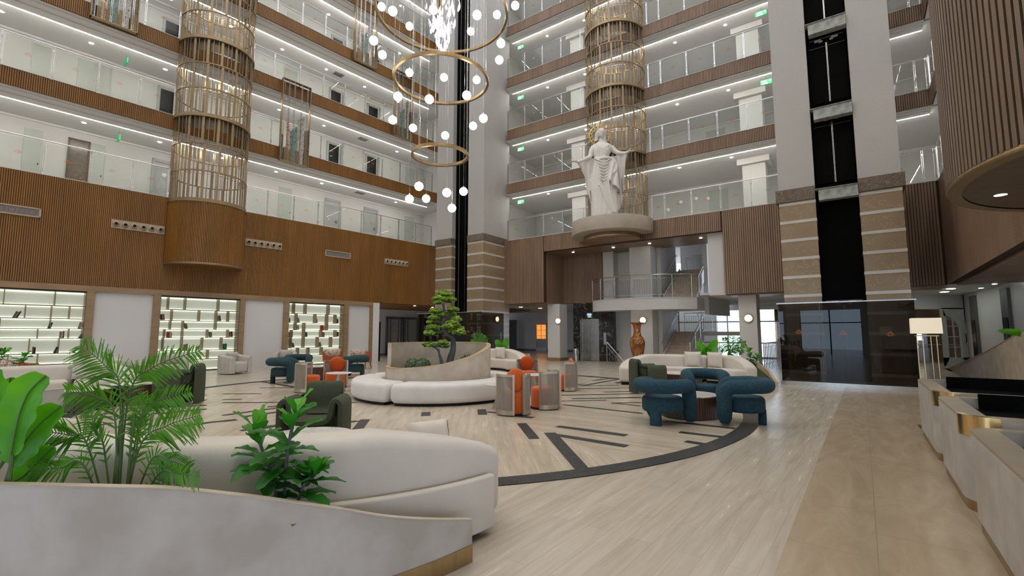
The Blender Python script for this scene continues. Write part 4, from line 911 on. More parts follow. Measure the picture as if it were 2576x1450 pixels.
# ---- orange drum chair with corded wings and round cushion
def drumchair(lab, p, rz, cushion=True):
    t = thing('corded_tub_chair', lab, 'chair', p, rz, 'orange corded tub chairs')
    obj('seat', MB().rprism(circ(.262, 40), .03, .40, .05, 4, .02), M['orange'], t, 60); obj('base_plinth', MB().prism(circ(.275, 36), 0, .035), M['blackm'], t)
    for s in (-1, 1):
        a0 = -pi/2+s*radians(18); a1 = -pi/2+s*radians(92); R = .292; n = 10; f = MB()
        A = [a0+(a1-a0)*k/n for k in range(n+1)]
        for z0, z1 in ((.02,.10), (.66,.70)): f.rings([[(r*cos(a), r*sin(a), z) for r, z in ((R-.014,z0), (R+.014,z0), (R+.014,z1), (R-.014,z1))] for a in A])
        for aa in (a0, a1): f.obox((R*cos(aa), R*sin(aa)), .034, .034, .02, .70, aa)
        w = obj('wing_frame', f, M['taupe'], t)
        c = MB(); m_ = 26
        for k in range(m_): aa = a0+(a1-a0)*(k+.5)/m_; c.obox((R*cos(aa), R*sin(aa)), .006, .0095, .09, .67, aa)
        obj('cord_panel', c, M['cord'], w, None)
    if cushion:
        c = MB(); R_ = []
        for k in range(9): x = -.055+.11*k/8; r = .19*max(0, 1-(abs(x)/.062)**3)**.5+.008; R_.append([(r*cos(2*pi*j/28), x, r*sin(2*pi*j/28)) for j in range(28)])
        c.rings(R_); q = obj('round_cushion', c, M['orange'], t, 60); q.location = (0, -.17, .60); q.rotation_euler = (radians(-12), 0, 0)
    return t
d0 = drumchair('orange corded chair nearest the camera, its two wings and round cushion seen from behind', (.02, 8.35, 0), face(-.35,1))
dup(d0, (-4.6, 12.35, 0), face(.15,-1), 'orange corded chair facing the camera behind the white cone table, left of the planter')
dup(d0, (.42, 12.8, 0), face(.05,-1), 'orange corded chair facing the camera right of the round planter')
dup(d0, (1.33, 11.75, 0), face(-1,.15), 'orange corded chair turned sideways, farthest right of its group')
d1 = drumchair('orange corded chair without cushion beside the nearest orange chair', (.62, 8.98, 0), face(-1,.35), False)
dup(d1, (-4.92, 11.45, 0), face(1,.2), 'orange corded chair without cushion left of the white cone table')
# ---- cone side tables
def conetable(lab, p, r=.30, h=.46, base='taupe', top='tabwhite'):
    t = thing('cone_side_table', lab, 'side table', p, 0, 'cone side tables')
    obj('cone_base', MB().lathe([(0,0), (.165,0), (.165,.012), (.05,h-.05), (.05,h-.02), (0,h-.02)], 32), M[base], t); obj('tabletop', MB().lathe([(0,h-.022), (r-.02,h-.022), (r,h-.008), (r-.004,h), (0,h)], 40), M[top], t); return t
k0 = conetable('white topped cone side table between the orange chairs left of the planter', (-4.18, 11.45, 0))
dup(k0, (.50, 11.0, 0), 0, 'white topped cone side table between the orange chairs right of the planter'); dup(k0, (-.2, 8.92, 0), 0, 'white topped cone side table half hidden by the nearest orange chair')
conetable('brushed steel cone side table between the two cream tub chairs on the left', (-10.95, 14.1, 0), .26, .46, 'steel')
# ---- ribbed low tables
def ribbed(name, lab, p, r, h, lob=None):
    t = thing('ribbed_low_table', lab, 'coffee table', p, 0, 'ribbed dark wood tables'); n = 72; P = []
    for k in range(n*4): a = 2*pi*k/(n*4); q = r-(.006 if k % 4 in (0, 1) else 0); P.append((q*cos(a), q*sin(a)))
    obj('ribbed_body', MB().prism(P, .015, h-.02), M['tabwood'], t); obj('plinth', MB().prism(circ(r-.03, 36), 0, .02), M['blackm'], t)
    obj('marble_top', MB().lathe([(0,h-.02), (r-.004,h-.02), (r,h-.01), (r-.004,h), (0,h)], 60), M['tabtop'], t); return t
ribbed('', 'round dark ribbed table with marble top between the petrol blue armchairs', (3.02, 8.12, 0), .46, .38)
ribbed('', 'round dark ribbed table with marble top before the right cream sofa', (4.25, 11.95, 0), .5, .42)
ribbed('', 'round dark ribbed table with marble top among the dark teal armchairs', (-6.02, 14.5, 0), .5, .42)
ribbed('', 'nearer of two touching ribbed tables before the left cream sofa', (-8.0, 8.85, 0), .43, .38)
ribbed('', 'farther of two touching ribbed tables, beside the sideways olive chair', (-7.6, 9.62, 0), .43, .41)
ribbed('', 'round marble topped table seen over the back of the near sofa', (-1.9, 4.5, 0), .40, .45)

# ---- curved sofas
def arcblock(r0, r1, z0, zf, a0, a1, n=40, q=.05):
    S_ = []; ra = (r0+r1)/2
    def sec(a, t, k):
        z1 = zf(t); s = rsec(r0, r1, z0, z1, min(q, (z1-z0)*.45)); cr = (r0+r1)/2; cz = (z0+z1)/2
        return [(cr+(r-cr)*(1-k*2*q/(r1-r0)), cz+(z-cz)*(1-k*2*q/(z1-z0))) for r, z in s]
    for k in range(5): th = pi/2*k/5; S_.append((a0+(1-sin(th))*0+q/ra*(1-cos(th))*0+q/ra*(1-cos(pi/2-pi/2*k/5))*0+q/ra*(sin(th)*0+k/5.)*.0+q/ra*(1-cos(th)), sec(0, 0, 1-sin(th))))
    S_ = [(a0+q/ra*(1-cos(pi/2*k/5)), sec(0, 0, 1-sin(pi/2*k/5))) for k in range(5)]
    for k in range(n+1): t = k/n; S_.append((a0+q/ra+(a1-a0-2*q/ra)*t, sec(0, t, 0)))
    S_ += [(a1-q/ra*(1-cos(pi/2*k/5)), sec(0, 1, 1-sin(pi/2*k/5))) for k in range(4, -1, -1)]
    m = MB(); return arcsweep(m, S_)
def sofa(lab, c, segs, ri=1.45, ro=2.3, bt=.34, wrap=None, pillows=(), mat='boucle'):
    t = thing('curved_sofa', lab, 'sofa', (c[0], c[1], 0), 0, 'cream curved sofas')
    for a0, a1, h0, h1, hm in segs:
        A0, A1 = radians(a0), radians(a1)
        zf = lambda u: h0+(hm-h0)*min(1, u/.45)**.7 if u < .45 else (hm if u < .55 else h1+(hm-h1)*min(1, (1-u)/.45)**.7)
        obj('seat', arcblock(ri, ro-bt+.04, .07, lambda u: .43, A0+.02, A1-.02, 30, .07), M[mat], t, 60)
        obj('backrest', arcblock(ro-bt, ro, .08, zf, A0, A1, 40, .08), M[mat], t, 60)
        obj('plinth', arcblock(ri+.05, ro-.05, 0, lambda u: .08, A0+.04, A1-.04, 20, .01), M['blackm'], t, None)
    if wrap:
        a0, a1 = wrap; zf = lambda u: .47-.06*u if True else 0
        obj('outer_wrap', arcblock(ro+.03, ro+.09, .05, zf, radians(a0), radians(a1), 40, .02), M[mat], t, 60); obj('ledge', arcblock(ro-.02, ro+.035, .05, lambda u: .43-.06*u, radians(a0+1), radians(a1-1), 40, .006), M['plastgold'], t, 60)
    for r, a, tw, lab2 in pillows:
        a = radians(a); single('scatter_cushion', pillow(.46, .44, .16), M['cushion'], lab2, 'cushion', (c[0]+r*cos(a), c[1]+r*sin(a), .43), a+pi/2+tw, 'pale linen scatter cushions', 60)
    return t
SC = (-2.0, 4.9)
sofa('cream curved sofa in the foreground seen from behind, nearest the camera', SC, [(-90,-33,.79,.56,.78), (-168,-92,.60,.79,.80)], wrap=(-88,-38), pillows=())
sofa('cream curved sofa at the left edge behind the two ribbed tables', (-8.3, 8.7), [(97,127,.50,.72,.73), (128.5,176,.73,.73,.73), (178,225,.73,.6,.73)], pillows=((1.82,121,.1,'pale linen cushion leaning on the left cream sofa'),))
sofa('cream curved sofa on the right with two pale cushions before the potted plants', (4.75, 12.6), [(2,51,.52,.76,.78), (52.5,168,.76,.48,.78)], ri=1.15, ro=1.85, pillows=((1.4,66,.1,'pale linen cushion on the right sofa, left one of the pair'), (1.4,41,-.1,'pale linen cushion on the right sofa, right one of the pair')))
sofa('cream curved sofa half hidden behind the round planter', (-1.55, 17.2), [(2,96,.50,.80,.80)], ri=1.35, ro=2.15, pillows=((1.62,48,.1,'pale linen cushion on the sofa behind the round planter'),))

q_ = single('scatter_cushion', pillow(.36, .30, .12), M['cushion'], 'pale linen cushion standing behind the back of the near sofa', 'cushion', (-2+1.68*cos(radians(-36)), 4.9+1.68*sin(radians(-36)), .40), radians(35), 'pale linen scatter cushions', 60); q_.rotation_euler = (radians(-25), 0, radians(35))
# ---- round bench and spiral planter
PC = (-1.7, 10.98)
for (a0, a1), lab in zip(((-111,-13), (-11,74), (76,158), (160,247)), ('front section of the round cream bench around the planter', 'right section of the round cream bench around the planter', 'rear section of the round cream bench around the planter', 'left section of the round cream bench around the planter')):
    t = thing('bench_section', lab, 'bench', (PC[0], PC[1], 0), 0, 'round cream bench sections')
    obj('seat', arcblock(1.24, 1.92, .05, lambda u: .43, radians(a0), radians(a1), 40, .10), M['boucle2'], t, 60); obj('plinth', arcblock(1.3, 1.84, 0, lambda u: .06, radians(a0+3), radians(a1-3), 30, .01), M['blackm'], t, None)
def spiral(c, R, th, hf, a0, a1, name, lab, cat, z0=0., mat='plaster', n=120, inner='plastgold', cap=.012, lip=.012, soil=None, base=None):
    t = thing(name, lab, cat, (c[0], c[1], 0), 0); A = [a0+(a1-a0)*k/n for k in range(n+1)]; H = [hf((a-a0)/(a1-a0)) for a in A]
    ob = MB().rings([[((R)*cos(a), R*sin(a), z0), (R*cos(a), R*sin(a), h), ((R-th*.5)*cos(a), (R-th*.5)*sin(a), h), ((R-th*.5)*cos(a), (R-th*.5)*sin(a), z0)] for a, h in zip(A, H)])
    obj('outer_wall', ob, M[mat], t, 40)
    ib = MB().rings([[((R-th*.5)*cos(a), (R-th*.5)*sin(a), z0), ((R-th*.5)*cos(a), (R-th*.5)*sin(a), h-.002), ((R-th)*cos(a), (R-th)*sin(a), h-.002), ((R-th)*cos(a), (R-th)*sin(a), z0)] for a, h in zip(A, H)])
    obj('inner_wall', ib, M[mat], t, 40)
    cb = MB().rings([[((R+.004)*cos(a), (R+.004)*sin(a), h-lip), ((R+.004)*cos(a), (R+.004)*sin(a), h+cap), ((R-th-.004)*cos(a), (R-th-.004)*sin(a), h+cap), ((R-th-.004)*cos(a), (R-th-.004)*sin(a), h-lip)] for a, h in zip(A, H)])
    obj('rim', cb, M[inner], t, 40)
    if base: obj('gold_base', MB().rings([[((R+.006)*cos(a), (R+.006)*sin(a), 0), ((R+.006)*cos(a), (R+.006)*sin(a), base), ((R-.03)*cos(a), (R-.03)*sin(a), base), ((R-.03)*cos(a), (R-.03)*sin(a), 0)] for a in A]), M['brass'], t, 40)
    return t
def lerp(T, u):
    n = len(T); m = []
    for i in range(n):
        if i in (0, n-1): m.append(0 if i == 0 else (T[-1][1]-T[-2][1])/(T[-1][0]-T[-2][0])); continue
        s0 = (T[i][1]-T[i-1][1])/(T[i][0]-T[i-1][0]); s1 = (T[i+1][1]-T[i][1])/(T[i+1][0]-T[i][0]); m.append(0 if s0*s1 <= 0 else 2*s0*s1/(s0+s1))
    for i in range(n-1):
        if u <= T[i+1][0] or i == n-2:
            h = T[i+1][0]-T[i][0]; k = (u-T[i][0])/h
            return T[i][1]*(2*k**3-3*k*k+1)+m[i]*h*(k**3-2*k*k+k)+T[i+1][1]*(3*k*k-2*k**3)+m[i+1]*h*(k**3-k*k)

t = spiral(PC, 1.2, .09, lambda u: lerp([(0,.66), (.12,.655), (.25,.72), (.36,.88), (.47,1.08), (.55,1.16), (.75,1.18), (1,1.17)], u), pi, 3*pi-.002, 'spiral_planter', 'round beige planter with a rising spiral rim in the middle of the round bench', 'planter')
obj('moss_bed', MB().lathe([(0,.57), (.6,.56), (1.1,.52)], 48), M['soil'], t)
NC = (-2.3, 4.75)
t = spiral(NC, 2.68, .03, lambda u: lerp([((a+190)/150, h) for a, h in ((-190,.80), (-89,.757), (-75.5,.718), (-68.5,.655), (-59,.526), (-52,.41), (-40,.25))], u), radians(-190), radians(-40), 'curved_planter', 'pale mottled curved planter wall in the foreground with sloping gold edged rim', 'planter', z0=.10, mat='plaster2', base=.105, cap=.002, lip=.002, inner='plaster')
obj('soil_bed', MB().rings([[(2.40*cos(a)+.3, 2.40*sin(a)+.15, .30-.24*max(0, (k-30)/10)), (2.61*cos(a), 2.61*sin(a), .30-.24*max(0, (k-30)/10))] for k, a in enumerate([radians(-190+140*k/40) for k in range(41)])], closed=False, caps=False), M['soil'], t)
t = spiral((4.75, 12.6), 2.25, .07, lambda u: lerp([(0,.12), (.12,.4), (.35,.64), (1,.64)], u), radians(-4), radians(80), 'curved_planter', 'dark lined curved planter with gold rim wrapped around the right sofa', 'planter', mat='plaster')
obj('soil_bed', MB().rings([[(1.87*cos(a), 1.87*sin(a), .1+.42*min(1, k/8)), (2.19*cos(a), 2.19*sin(a), .1+.42*min(1, k/8))] for k, a in enumerate([radians(-3+82*k/30) for k in range(31)])], closed=False, caps=False), M['soil'], t)
t = spiral((-1.55, 17.2), 2.6, .07, lambda u: .6, radians(30), radians(140), 'curved_planter', 'curved planter behind the half hidden sofa', 'planter', mat='plaster')
obj('soil_bed', MB().rings([[(2.2*cos(a), 2.2*sin(a), .5), (2.54*cos(a), 2.54*sin(a), .5)] for a in [radians(32+106*k/30) for k in range(31)]], closed=False, caps=False), M['soil'], t)
t = spiral((-8.3, 8.75), 2.85, .07, lambda u: .62, radians(95), radians(200), 'curved_planter', 'curved planter behind the left cream sofa', 'planter', mat='plaster')
obj('soil_bed', MB().rings([[(2.4*cos(a), 2.4*sin(a), .5), (2.79*cos(a), 2.79*sin(a), .5)] for a in [radians(97+101*k/30) for k in range(31)]], closed=False, caps=False), M['soil'], t)

# ---- cream channel tub chairs
def tub(lab, p, rz, pil=True):
    t = thing('channel_tub_chair', lab, 'armchair', p, rz, 'cream channel tufted tub chairs')
    P = [(-.43,.38), (-.43,-.05), (-.41,-.22), (-.33,-.36), (-.18,-.42), (0,-.43), (.18,-.42), (.33,-.36), (.41,-.22), (.43,-.05), (.43,.38)]
    P = smoothpath(P, 8); L = [0]
    for i in range(1, len(P)): L.append(L[-1]+hypot(P[i][0]-P[i-1][0], P[i][1]-P[i-1][1]))
    def off(d, sc):
        o = []
        for i in range(len(P)):
            a = P[max(0,i-1)]; b = P[min(len(P)-1,i+1)]; l = hypot(b[0]-a[0], b[1]-a[1]); nx, ny = (b[1]-a[1])/l, -(b[0]-a[0])/l
            e = d-(sc*abs(cos(pi*L[i]/L[-1]*13))**8 if sc else 0); o.append((P[i][0]-nx*e*1., P[i][1]-ny*e))
        return o
    def offo(d, sc):
        o = []
        for i in range(len(P)):
            a = P[max(0,i-1)]; b = P[min(len(P)-1,i+1)]; l = hypot(b[0]-a[0], b[1]-a[1]); nx, ny = (b[1]-a[1])/l, -(b[0]-a[0])/l
            e = d-sc*abs(cos(pi*L[i]/L[-1]*13))**10; o.append((P[i][0]+nx*e, P[i][1]+ny*e))
        return o
    outer = off(-.0, 0); outer = [(x, y) for x, y in offo(.0, .018)] if False else [(x, y) for x, y in offo(0., .018)]
    outer = [(x, y) for x, y in outer]
    # decide which side is outside: keep the larger loop outside
    inn = offo(-.17, 0) if hypot(*offo(-.17,0)[len(P)//2]) < hypot(*P[len(P)//2]) else offo(.17, 0)
    out = offo(0., .018) if hypot(*offo(0.,.018)[len(P)//2]) <= hypot(*P[len(P)//2])+1e-6 else offo(0., -.018)
    rows = []
    for k in range(len(P)):
        (ox, oy), (ix, iy) = out[k], inn[k]; h = .70-.10*(abs(k/len(P)-.5)*2)**3
        cx, cy = (ox+ix)/2, (oy+iy)/2; row = [(ox,oy,.04)]
        for q in range(9): a = pi*q/8; row.append((cx+(ox-cx)*cos(a), cy+(oy-cy)*cos(a), h-.08+.08*sin(a)))
        row.append((ix,iy,.04)); rows.append(row)
    obj('back_shell', MB().rings(rows), M['tubcream'], t, 50)
    obj('seat_cushion', MB().rprism(rrect(.56, .66, .12, c=(0,.06)), .06, .42, .06, 4), M['tubcream'], t, 60)
    if pil: q = obj('lumbar_cushion', pillow(.46, .34, .14), M['tubcream'], t, 60); q.location = (0, -.16, .42); q.rotation_euler = (radians(-12), 0, 0)
    return t
t0 = tub('cream channel tufted tub chair before the middle bookcase, turned right', (-9.75, 16.55, 0), face(1,-.35))
dup(t0, (-9.1, 18.9, 0), face(.35,-1), 'cream channel tufted tub chair facing the camera before the third bookcase')
dup(t0, (-11.35, 13.35, 0), face(-.4,1), 'cream channel tufted tub chair with its back to the camera behind the left sofa')
dup(t0, (-10.95, 15.2, 0), face(.5,-1), 'cream channel tufted tub chair facing the camera behind the palm frond')
# ---- rust armchairs with speckled cushions
def rusty(lab, p, rz):
    t = thing('rust_armchair', lab, 'armchair', p, rz, 'rust leather armchairs')
    P = [(.36*cos(a), .33*sin(a)) for a in [radians(-205+230*k/24) for k in range(25)]]
    obj('shell', MB().rings([[(x*.94,y*.94,.26), (x,y,.28), (x*1.1,y*1.12-.04*(y<0),.62+.08*max(0,-y/.33)), (x*1.04,y*1.04-.04*(y<0),.66+.08*max(0,-y/.33)), (x*.9,y*.88,.6)] for x, y in P]), M['rust'], t, 50)
    obj('seat_cushion', MB().rprism([(x*.9, y*.9) for x, y in circ(.33, 28)], .30, .46, .06, 4), M['rust'], t, 60)
    q = obj('speckled_cushion', MB().rings([[(.30*cos(a)*k, -.26+.09*sin(2*pi*j/10)+.04*cos(a)**2*2, .66+.14*cos(2*pi*j/10)+0*k) for j in range(10)] for a, k in [(pi*i/14, 1.) for i in range(15)]]), M['pattern'], t, 60); q.rotation_euler = (radians(8), 0, 0)
    for x, y in ((-.26,-.24), (.26,-.24), (-.26,.24), (.26,.24)): obj('leg', MB().tube([(x,y,.30), (x*1.18,y*1.2,0)], .02, 8, rr=[.024,.013]), M['walleg'], t)
    return t
r0_ = rusty('rust leather armchair with speckled back cushion before the third bookcase', (-7.35, 19.3, 0), face(-.4,1))
dup(r0_, (-6.05, 18.95, 0), face(.1,1), 'rust leather armchair with speckled back cushion beside the end of the oak wall')
dup(r0_, (-12.4, 11.9, 0), face(.1,1), 'rust leather armchair with speckled cushion behind the left sofa and its plant')

# ---- bookcases and books
ROWS = [.03, .44, .78, 1.25, 1.56, 1.88, 2.29, 2.74]
DIV = {6:(.10,.30,.72), 5:(.15,.48,.70,.86), 4:(.14,.29,.70), 3:(.08,.29,.60,.87), 2:(.07,.29,.54,.79), 1:(.20,.38,.62), 0:(.38,.81)}
def bookcase(x0, x1, lab):
    t = thing('backlit_bookcase', lab, 'bookcase', loc(FA, x0, 0, 0), A_ANG, 'backlit bookcases'); w = x1-x0
    obj('back_panel', MB().box(0, w, .36, .38, .02, 2.76), M['shelfback'], t, None)
    obj('side_panel', MB().box(0, .02, .02, .38, 0, 2.76), M['frame'], t, None); obj('side_panel', MB().box(w-.02, w, .02, .38, 0, 2.76), M['frame'], t, None)
    obj('top_panel', MB().box(0, w, .0, .38, 2.74, 2.78), M['blackm'], t, None)
    l = MB()
    for k, z in enumerate(ROWS[:-1]):
        obj('shelf', MB().box(.02, w-.02, .03, .33, z-.018, z+.004), M['shelfdark'], t, None)
        l.add([(.03,.335,z+.006), (w-.03,.335,z+.006), (w-.03,.358,z+.006), (.03,.358,z+.006)], [(0,1,2,3)])
        l.add([(.03,.335,ROWS[k+1]-.02), (w-.03,.335,ROWS[k+1]-.02), (w-.03,.358,ROWS[k+1]-.02), (.03,.358,ROWS[k+1]-.02)], [(3,2,1,0)])
        for f in DIV[k]: obj('divider', MB().box(w*f-.008, w*f+.008, .03, .35, z, ROWS[k+1]-.012), M['frame'], t, None)
    obj('led_strips', l, M['shelfled'], t, None)
for (a, b), lab in zip(AB, ('backlit bookcase at the left end of the oak wall, cut by the photo edge', 'backlit bookcase in the middle, behind the palm frond tip', 'backlit bookcase nearest the centre tower, behind the rust armchairs')): bookcase(a, b, lab)
BC = {'red':(.35,.02,.015), 'black':(.015,.015,.018), 'green':(.02,.13,.06), 'grey':(.20,.19,.17), 'orange':(.55,.16,.03), 'cream':(.5,.45,.36), 'brown':(.12,.06,.03), 'teal':(.02,.12,.12)}
BM = {k: pbr('book_'+k, v, .6, c2=tuple(x*1.2 for x in v), sc=(9,9,9)) for k, v in BC.items()}
RN = {6:'top', 5:'second', 4:'third', 3:'fourth', 2:'fifth', 1:'sixth', 0:'bottom'}
BOOKS = [(0,5,.37,'brown grey',.35), (0,5,.40,'black',.35), (0,4,.05,'green red',-.2), (0,4,.67,'green black',.2), (0,4,.94,'grey cream',.2), (0,3,.78,'grey cream brown',0), (0,3,.95,'green teal',.5), (0,2,.28,'black grey black',.35), (0,2,.56,'brown black',0), (0,2,.74,'black grey',.3), (0,2,.92,'grey',.3),
 (1,5,.02,'black grey red',-.15), (1,5,.715,'orange teal green',-.2), (1,4,.31,'grey brown',-.2), (1,3,.10,'red red cream grey',0), (1,3,.62,'grey teal',-.05), (1,3,.885,'grey red black',-.12), (1,2,.31,'orange brown black',0), (1,2,.81,'green green teal',0),
 (2,5,.01,'teal green',-.15), (2,5,.17,'grey cream',-.2), (2,5,.485,'green orange',-.2), (2,5,.88,'black brown',-.15), (2,4,.16,'cream black',-.2), (2,4,.58,'red brown orange orange',0), (2,3,.01,'orange brown',0), (2,3,.31,'green black',-.1), (2,3,.62,'orange brown',0), (2,3,.885,'black green orange',-.15), (2,2,.10,'red teal',-.3), (2,2,.56,'grey brown cream',-.2)]
CN = ['left cut-off bookcase', 'middle bookcase', 'bookcase nearest the tower']
def bookmesh(h, w, d):
    t = {}
    return MB().box(0, w, .0, .003, 0, h).box(0, .004, 0, d, 0, h).box(w-.004, w, 0, d, 0, h), MB().box(.004, w-.004, .003, d-.004, .004, h-.004)
bcache = {}
for ci, row, f, cols, lean in BOOKS:
    x0, x1 = AB[ci]; x = x0+(x1-x0)*f+.03; z = ROWS[row]+.005; cl = cols.split()
    for j, c in enumerate(cl):
        w = .032; h = (.21, .19, .22, .18)[j % 4]
        if (c, j % 4) not in bcache:
            cov, pg = bookmesh(h, w, .15); t = thing('book', '', 'book', (0,0,0), 0, 'books on the backlit shelves'); obj('cover', cov, BM[c], t, None); obj('pages', pg, M['paper'], t, None); bcache[(c, j % 4)] = t; new = t
        else: new = dup(bcache[(c, j % 4)], (0,0,0))
        posn = 'alone' if len(cl) == 1 else ('leftmost' if j == 0 else 'rightmost' if j == len(cl)-1 else 'second' if j == 1 else 'third')
        n5 = sorted(b[2] for b in BOOKS if b[0] == ci and b[1] == row).index(f)
        new['label'] = '%s book, %s of group %s on the %s shelf of the %s' % (c, posn, 'one two three four five'.split()[n5], RN[row], CN[ci]); new['group'] = 'books on the backlit shelves'
        dx = (w+.004)*j/cos(lean) if lean else (w+.004)*j
        new.location = loc(FA, x+dx, .10, z+(w*sin(-lean) if lean < 0 else 0)+.001); new.rotation_euler = (0, lean, A_ANG)

# ---- sconces
def sconce(p, rz, lab):
    t = thing('wall_sconce', lab, 'wall lamp', p, rz, 'round alabaster wall sconces')
    R = [[(r*cos(2*pi*j/28), y, r*sin(2*pi*j/28)) for j in range(28)] for y, r in ((-.01,.12), (-.05,.17), (-.06,.16), (-.062,.14))]
    obj('gold_dish', MB().rings(R), M['gold'], t); obj('alabaster_disc', MB().ball((0,-.07,0), (.13,.045,.13), 20, 12), M['sconce'], t); return t
s0 = sconce(loc(FB, onf(FB,1405,808,.9)[0], .9, onf(FB,1405,808,.9)[1]), B_ANG, 'round glowing sconce on the white column left of the lift')
dup(s0, loc(FB, onf(FB,1618,806,1.5)[0], 1.5, onf(FB,1618,806,1.5)[1]), B_ANG, 'round glowing sconce on the column above the amber vase')
dup(s0, loc(FB, onf(FB,1883,801,.45)[0], .45, onf(FB,1883,801,.45)[1]), B_ANG, 'round glowing sconce on the white column near the right tower')
q = tol(FM, (-1.45,23.59)); zz = 2.15; dup(s0, loc(FM, .03, 1.05, zz), B_ANG+pi/2, 'round glowing sconce seen edge on, on the marble side of the centre tower')
# ---- vase
vy = 20.6; vp = at(1605, 915, vy); k = vy/1175*1.005; V = [(818,16),(820,17),(824,11),(832,9),(845,9),(852,11),(858,16),(866,18),(876,18),(888,16),(900,13.5),(912,11.5),(918,12)]
prof = [(r*k, 1.4-(y-840)*vy/1175) for y, r in V]; zmin = prof[-1][1]; prof = [(r, z-zmin+.14) for r, z in prof][::-1]
t = thing('floor_vase', 'tall amber glazed vase with gilt relief in front of the white column', 'vase', (vp[0], vp[1], 0), 0)
obj('vase_body', MB().lathe([(0,.13)]+[(a[0], a[1]) for a in smoothpath(prof, 4)]+[(.1, prof[-1][1]-.1), (0, prof[-1][1]-.4)], 48), M['vase'], t, 60); obj('stand', MB().box(-.24, .24, -.24, .24, 0, .13), M['bronze_d'], t, None)
mm = MB()
for z, r, n, hh in ((.42, .235, 9, .10), (1.02, .30, 7, .05), (1.35, .17, 5, .05)):
    for q in range(n): a = -pi/2+(q-n/2)*.16; mm.ball(((r+.02)*cos(a), (r+.02)*sin(a), z+hh*sin(q*2.1)), (.03,.03,.045), 8, 5)
obj('gilt_relief', mm, M['vasegold'], t, 60)
# ---- floor lamp
lx_, ly_ = 6.22, 7.05
t = thing('floor_lamp', 'square shaded floor lamp on slender brass rods beside the reception desks', 'floor lamp', (lx_, ly_, 0), T_ANG)
obj('lamp_shade', MB().rings([[(sx*s, sy*s, z) for sx, sy in ((-1,-1),(1,-1),(1,1),(-1,1))] for z, s in ((1.40,.172), (1.63,.168))], caps=False), M['shade'], t, None)
obj('shade_trim', MB().box(-.13, .13, -.13, .13, 1.36, 1.375).box(-.17, .17, -.005, .005, 1.62, 1.63), M['brass'], t, None)
for k in range(8): a = 2*pi*k/8+.3; x, y = .12*cos(a), .12*sin(a); obj('rod', MB().tube([(x,y,.02), (x,y,1.37)], .006, 6), M['brass'], t)
obj('base_plate', MB().box(-.17, .17, -.17, .17, 0, .02), M['brass'], t, None)
# ---- reception desks
def desk(x0, x1, h, lab, d=2.3, pl=2.1):
    t = thing('reception_desk', lab, 'reception desk', loc(FC, x0, -1.72, 0), C_ANG, 'rounded plaster reception desks'); w = x1-x0; r = .22
    O = [(w, .0+d)]+[(w-r+r*cos(-pi/2*k/6), r+r*sin(-pi/2*k/6)) for k in range(7)]+[(r-r*sin(pi/2*k/6), r-r*cos(pi/2*k/6)) for k in range(7)]+[(0, d)]
    I = [(w-.13, d), (w-.13, .13), (.13, .13), (.13, d)]
    front = MB(); n = len(O)
    front.prism(O+[(.13,d), (.13,.16), (w-.13,.16), (w-.13,d)], .09, h-.02)
    obj('plaster_front', front, M['plaster2'], t, 40)
    obj('gold_plinth', MB().prism([(x*(1-.03/w)+.015, y+.012) for x, y in O], 0, .09), M['brass'], t, 40)
    obj('gold_cap', MB().prism(O+[(.13,d), (.13,.16), (w-.13,.16), (w-.13,d)], h-.02, h), M['taupe'], t, 40)
    obj('black_worktop', MB().box(.12, w-.12, .15, d, h-.12, h-.10), M['black'], t, None)
    obj('screen_panel', MB().box(.16, .19, .30, pl, h-.10, h+.05), M['liftblack'], t, None)
    obj('gold_corner', MB().rings([[(x*1.0, y, z) for x, y in [(w-r+(r+.004)*cos(-pi/2*k/6), r+(r+.004)*sin(-pi/2*k/6)) for k in range(7)]+[(w-r+(r-.05)*cos(-pi/2*k/6), r+(r-.05)*sin(-pi/2*k/6)) for k in range(6,-1,-1)]] for z in (h-.16, h+.002)]), M['gold'], t, 40)
    return t
desk(11.35, 13.35, .76, 'farthest rounded plaster reception desk, beside the floor lamp', pl=1.3)
desk(13.55, 15.15, .75, 'middle rounded plaster reception desk with a gold corner')
desk(15.3, 17.6, .70, 'nearest rounded plaster reception desk, cut by the photo corner')
pa = onf(FC, 2375, 946, .25); pb = onf(FC, 2576, 832, .25)
m = MB(); X0, X1 = pa[0], pb[0]+.8; zb = pb[1]+(pb[1]-pa[1])*.8/(pb[0]-pa[0])
m.add([(X0,0,0), (X1,0,0), (X1,0,zb), (X0,0,pa[1]), (X0,.12,0), (X1,.12,0), (X1,.12,zb), (X0,.12,pa[1])], [(0,1,2,3), (7,6,5,4), (0,3,7,4), (1,5,6,2), (3,2,6,7), (0,4,5,1)])
t = thing('sloped_planter', 'beige plaster planter wall with a steeply sloping rim behind the reception desks', 'planter', loc(FC, 0, .25, 0), C_ANG); obj('sloped_wall', m, M['plaster'], t, None)
obj('rim', MB().add([(X0,-.01,pa[1]), (X1,-.01,zb), (X1,.13,zb), (X0,.13,pa[1]), (X0,-.01,pa[1]+.015), (X1,-.01,zb+.015), (X1,.13,zb+.015), (X0,.13,pa[1]+.015)], [(0,3,2,1), (4,5,6,7), (0,1,5,4), (3,7,6,2), (0,4,7,3), (1,2,6,5)]), M['plastgold'], t, None)

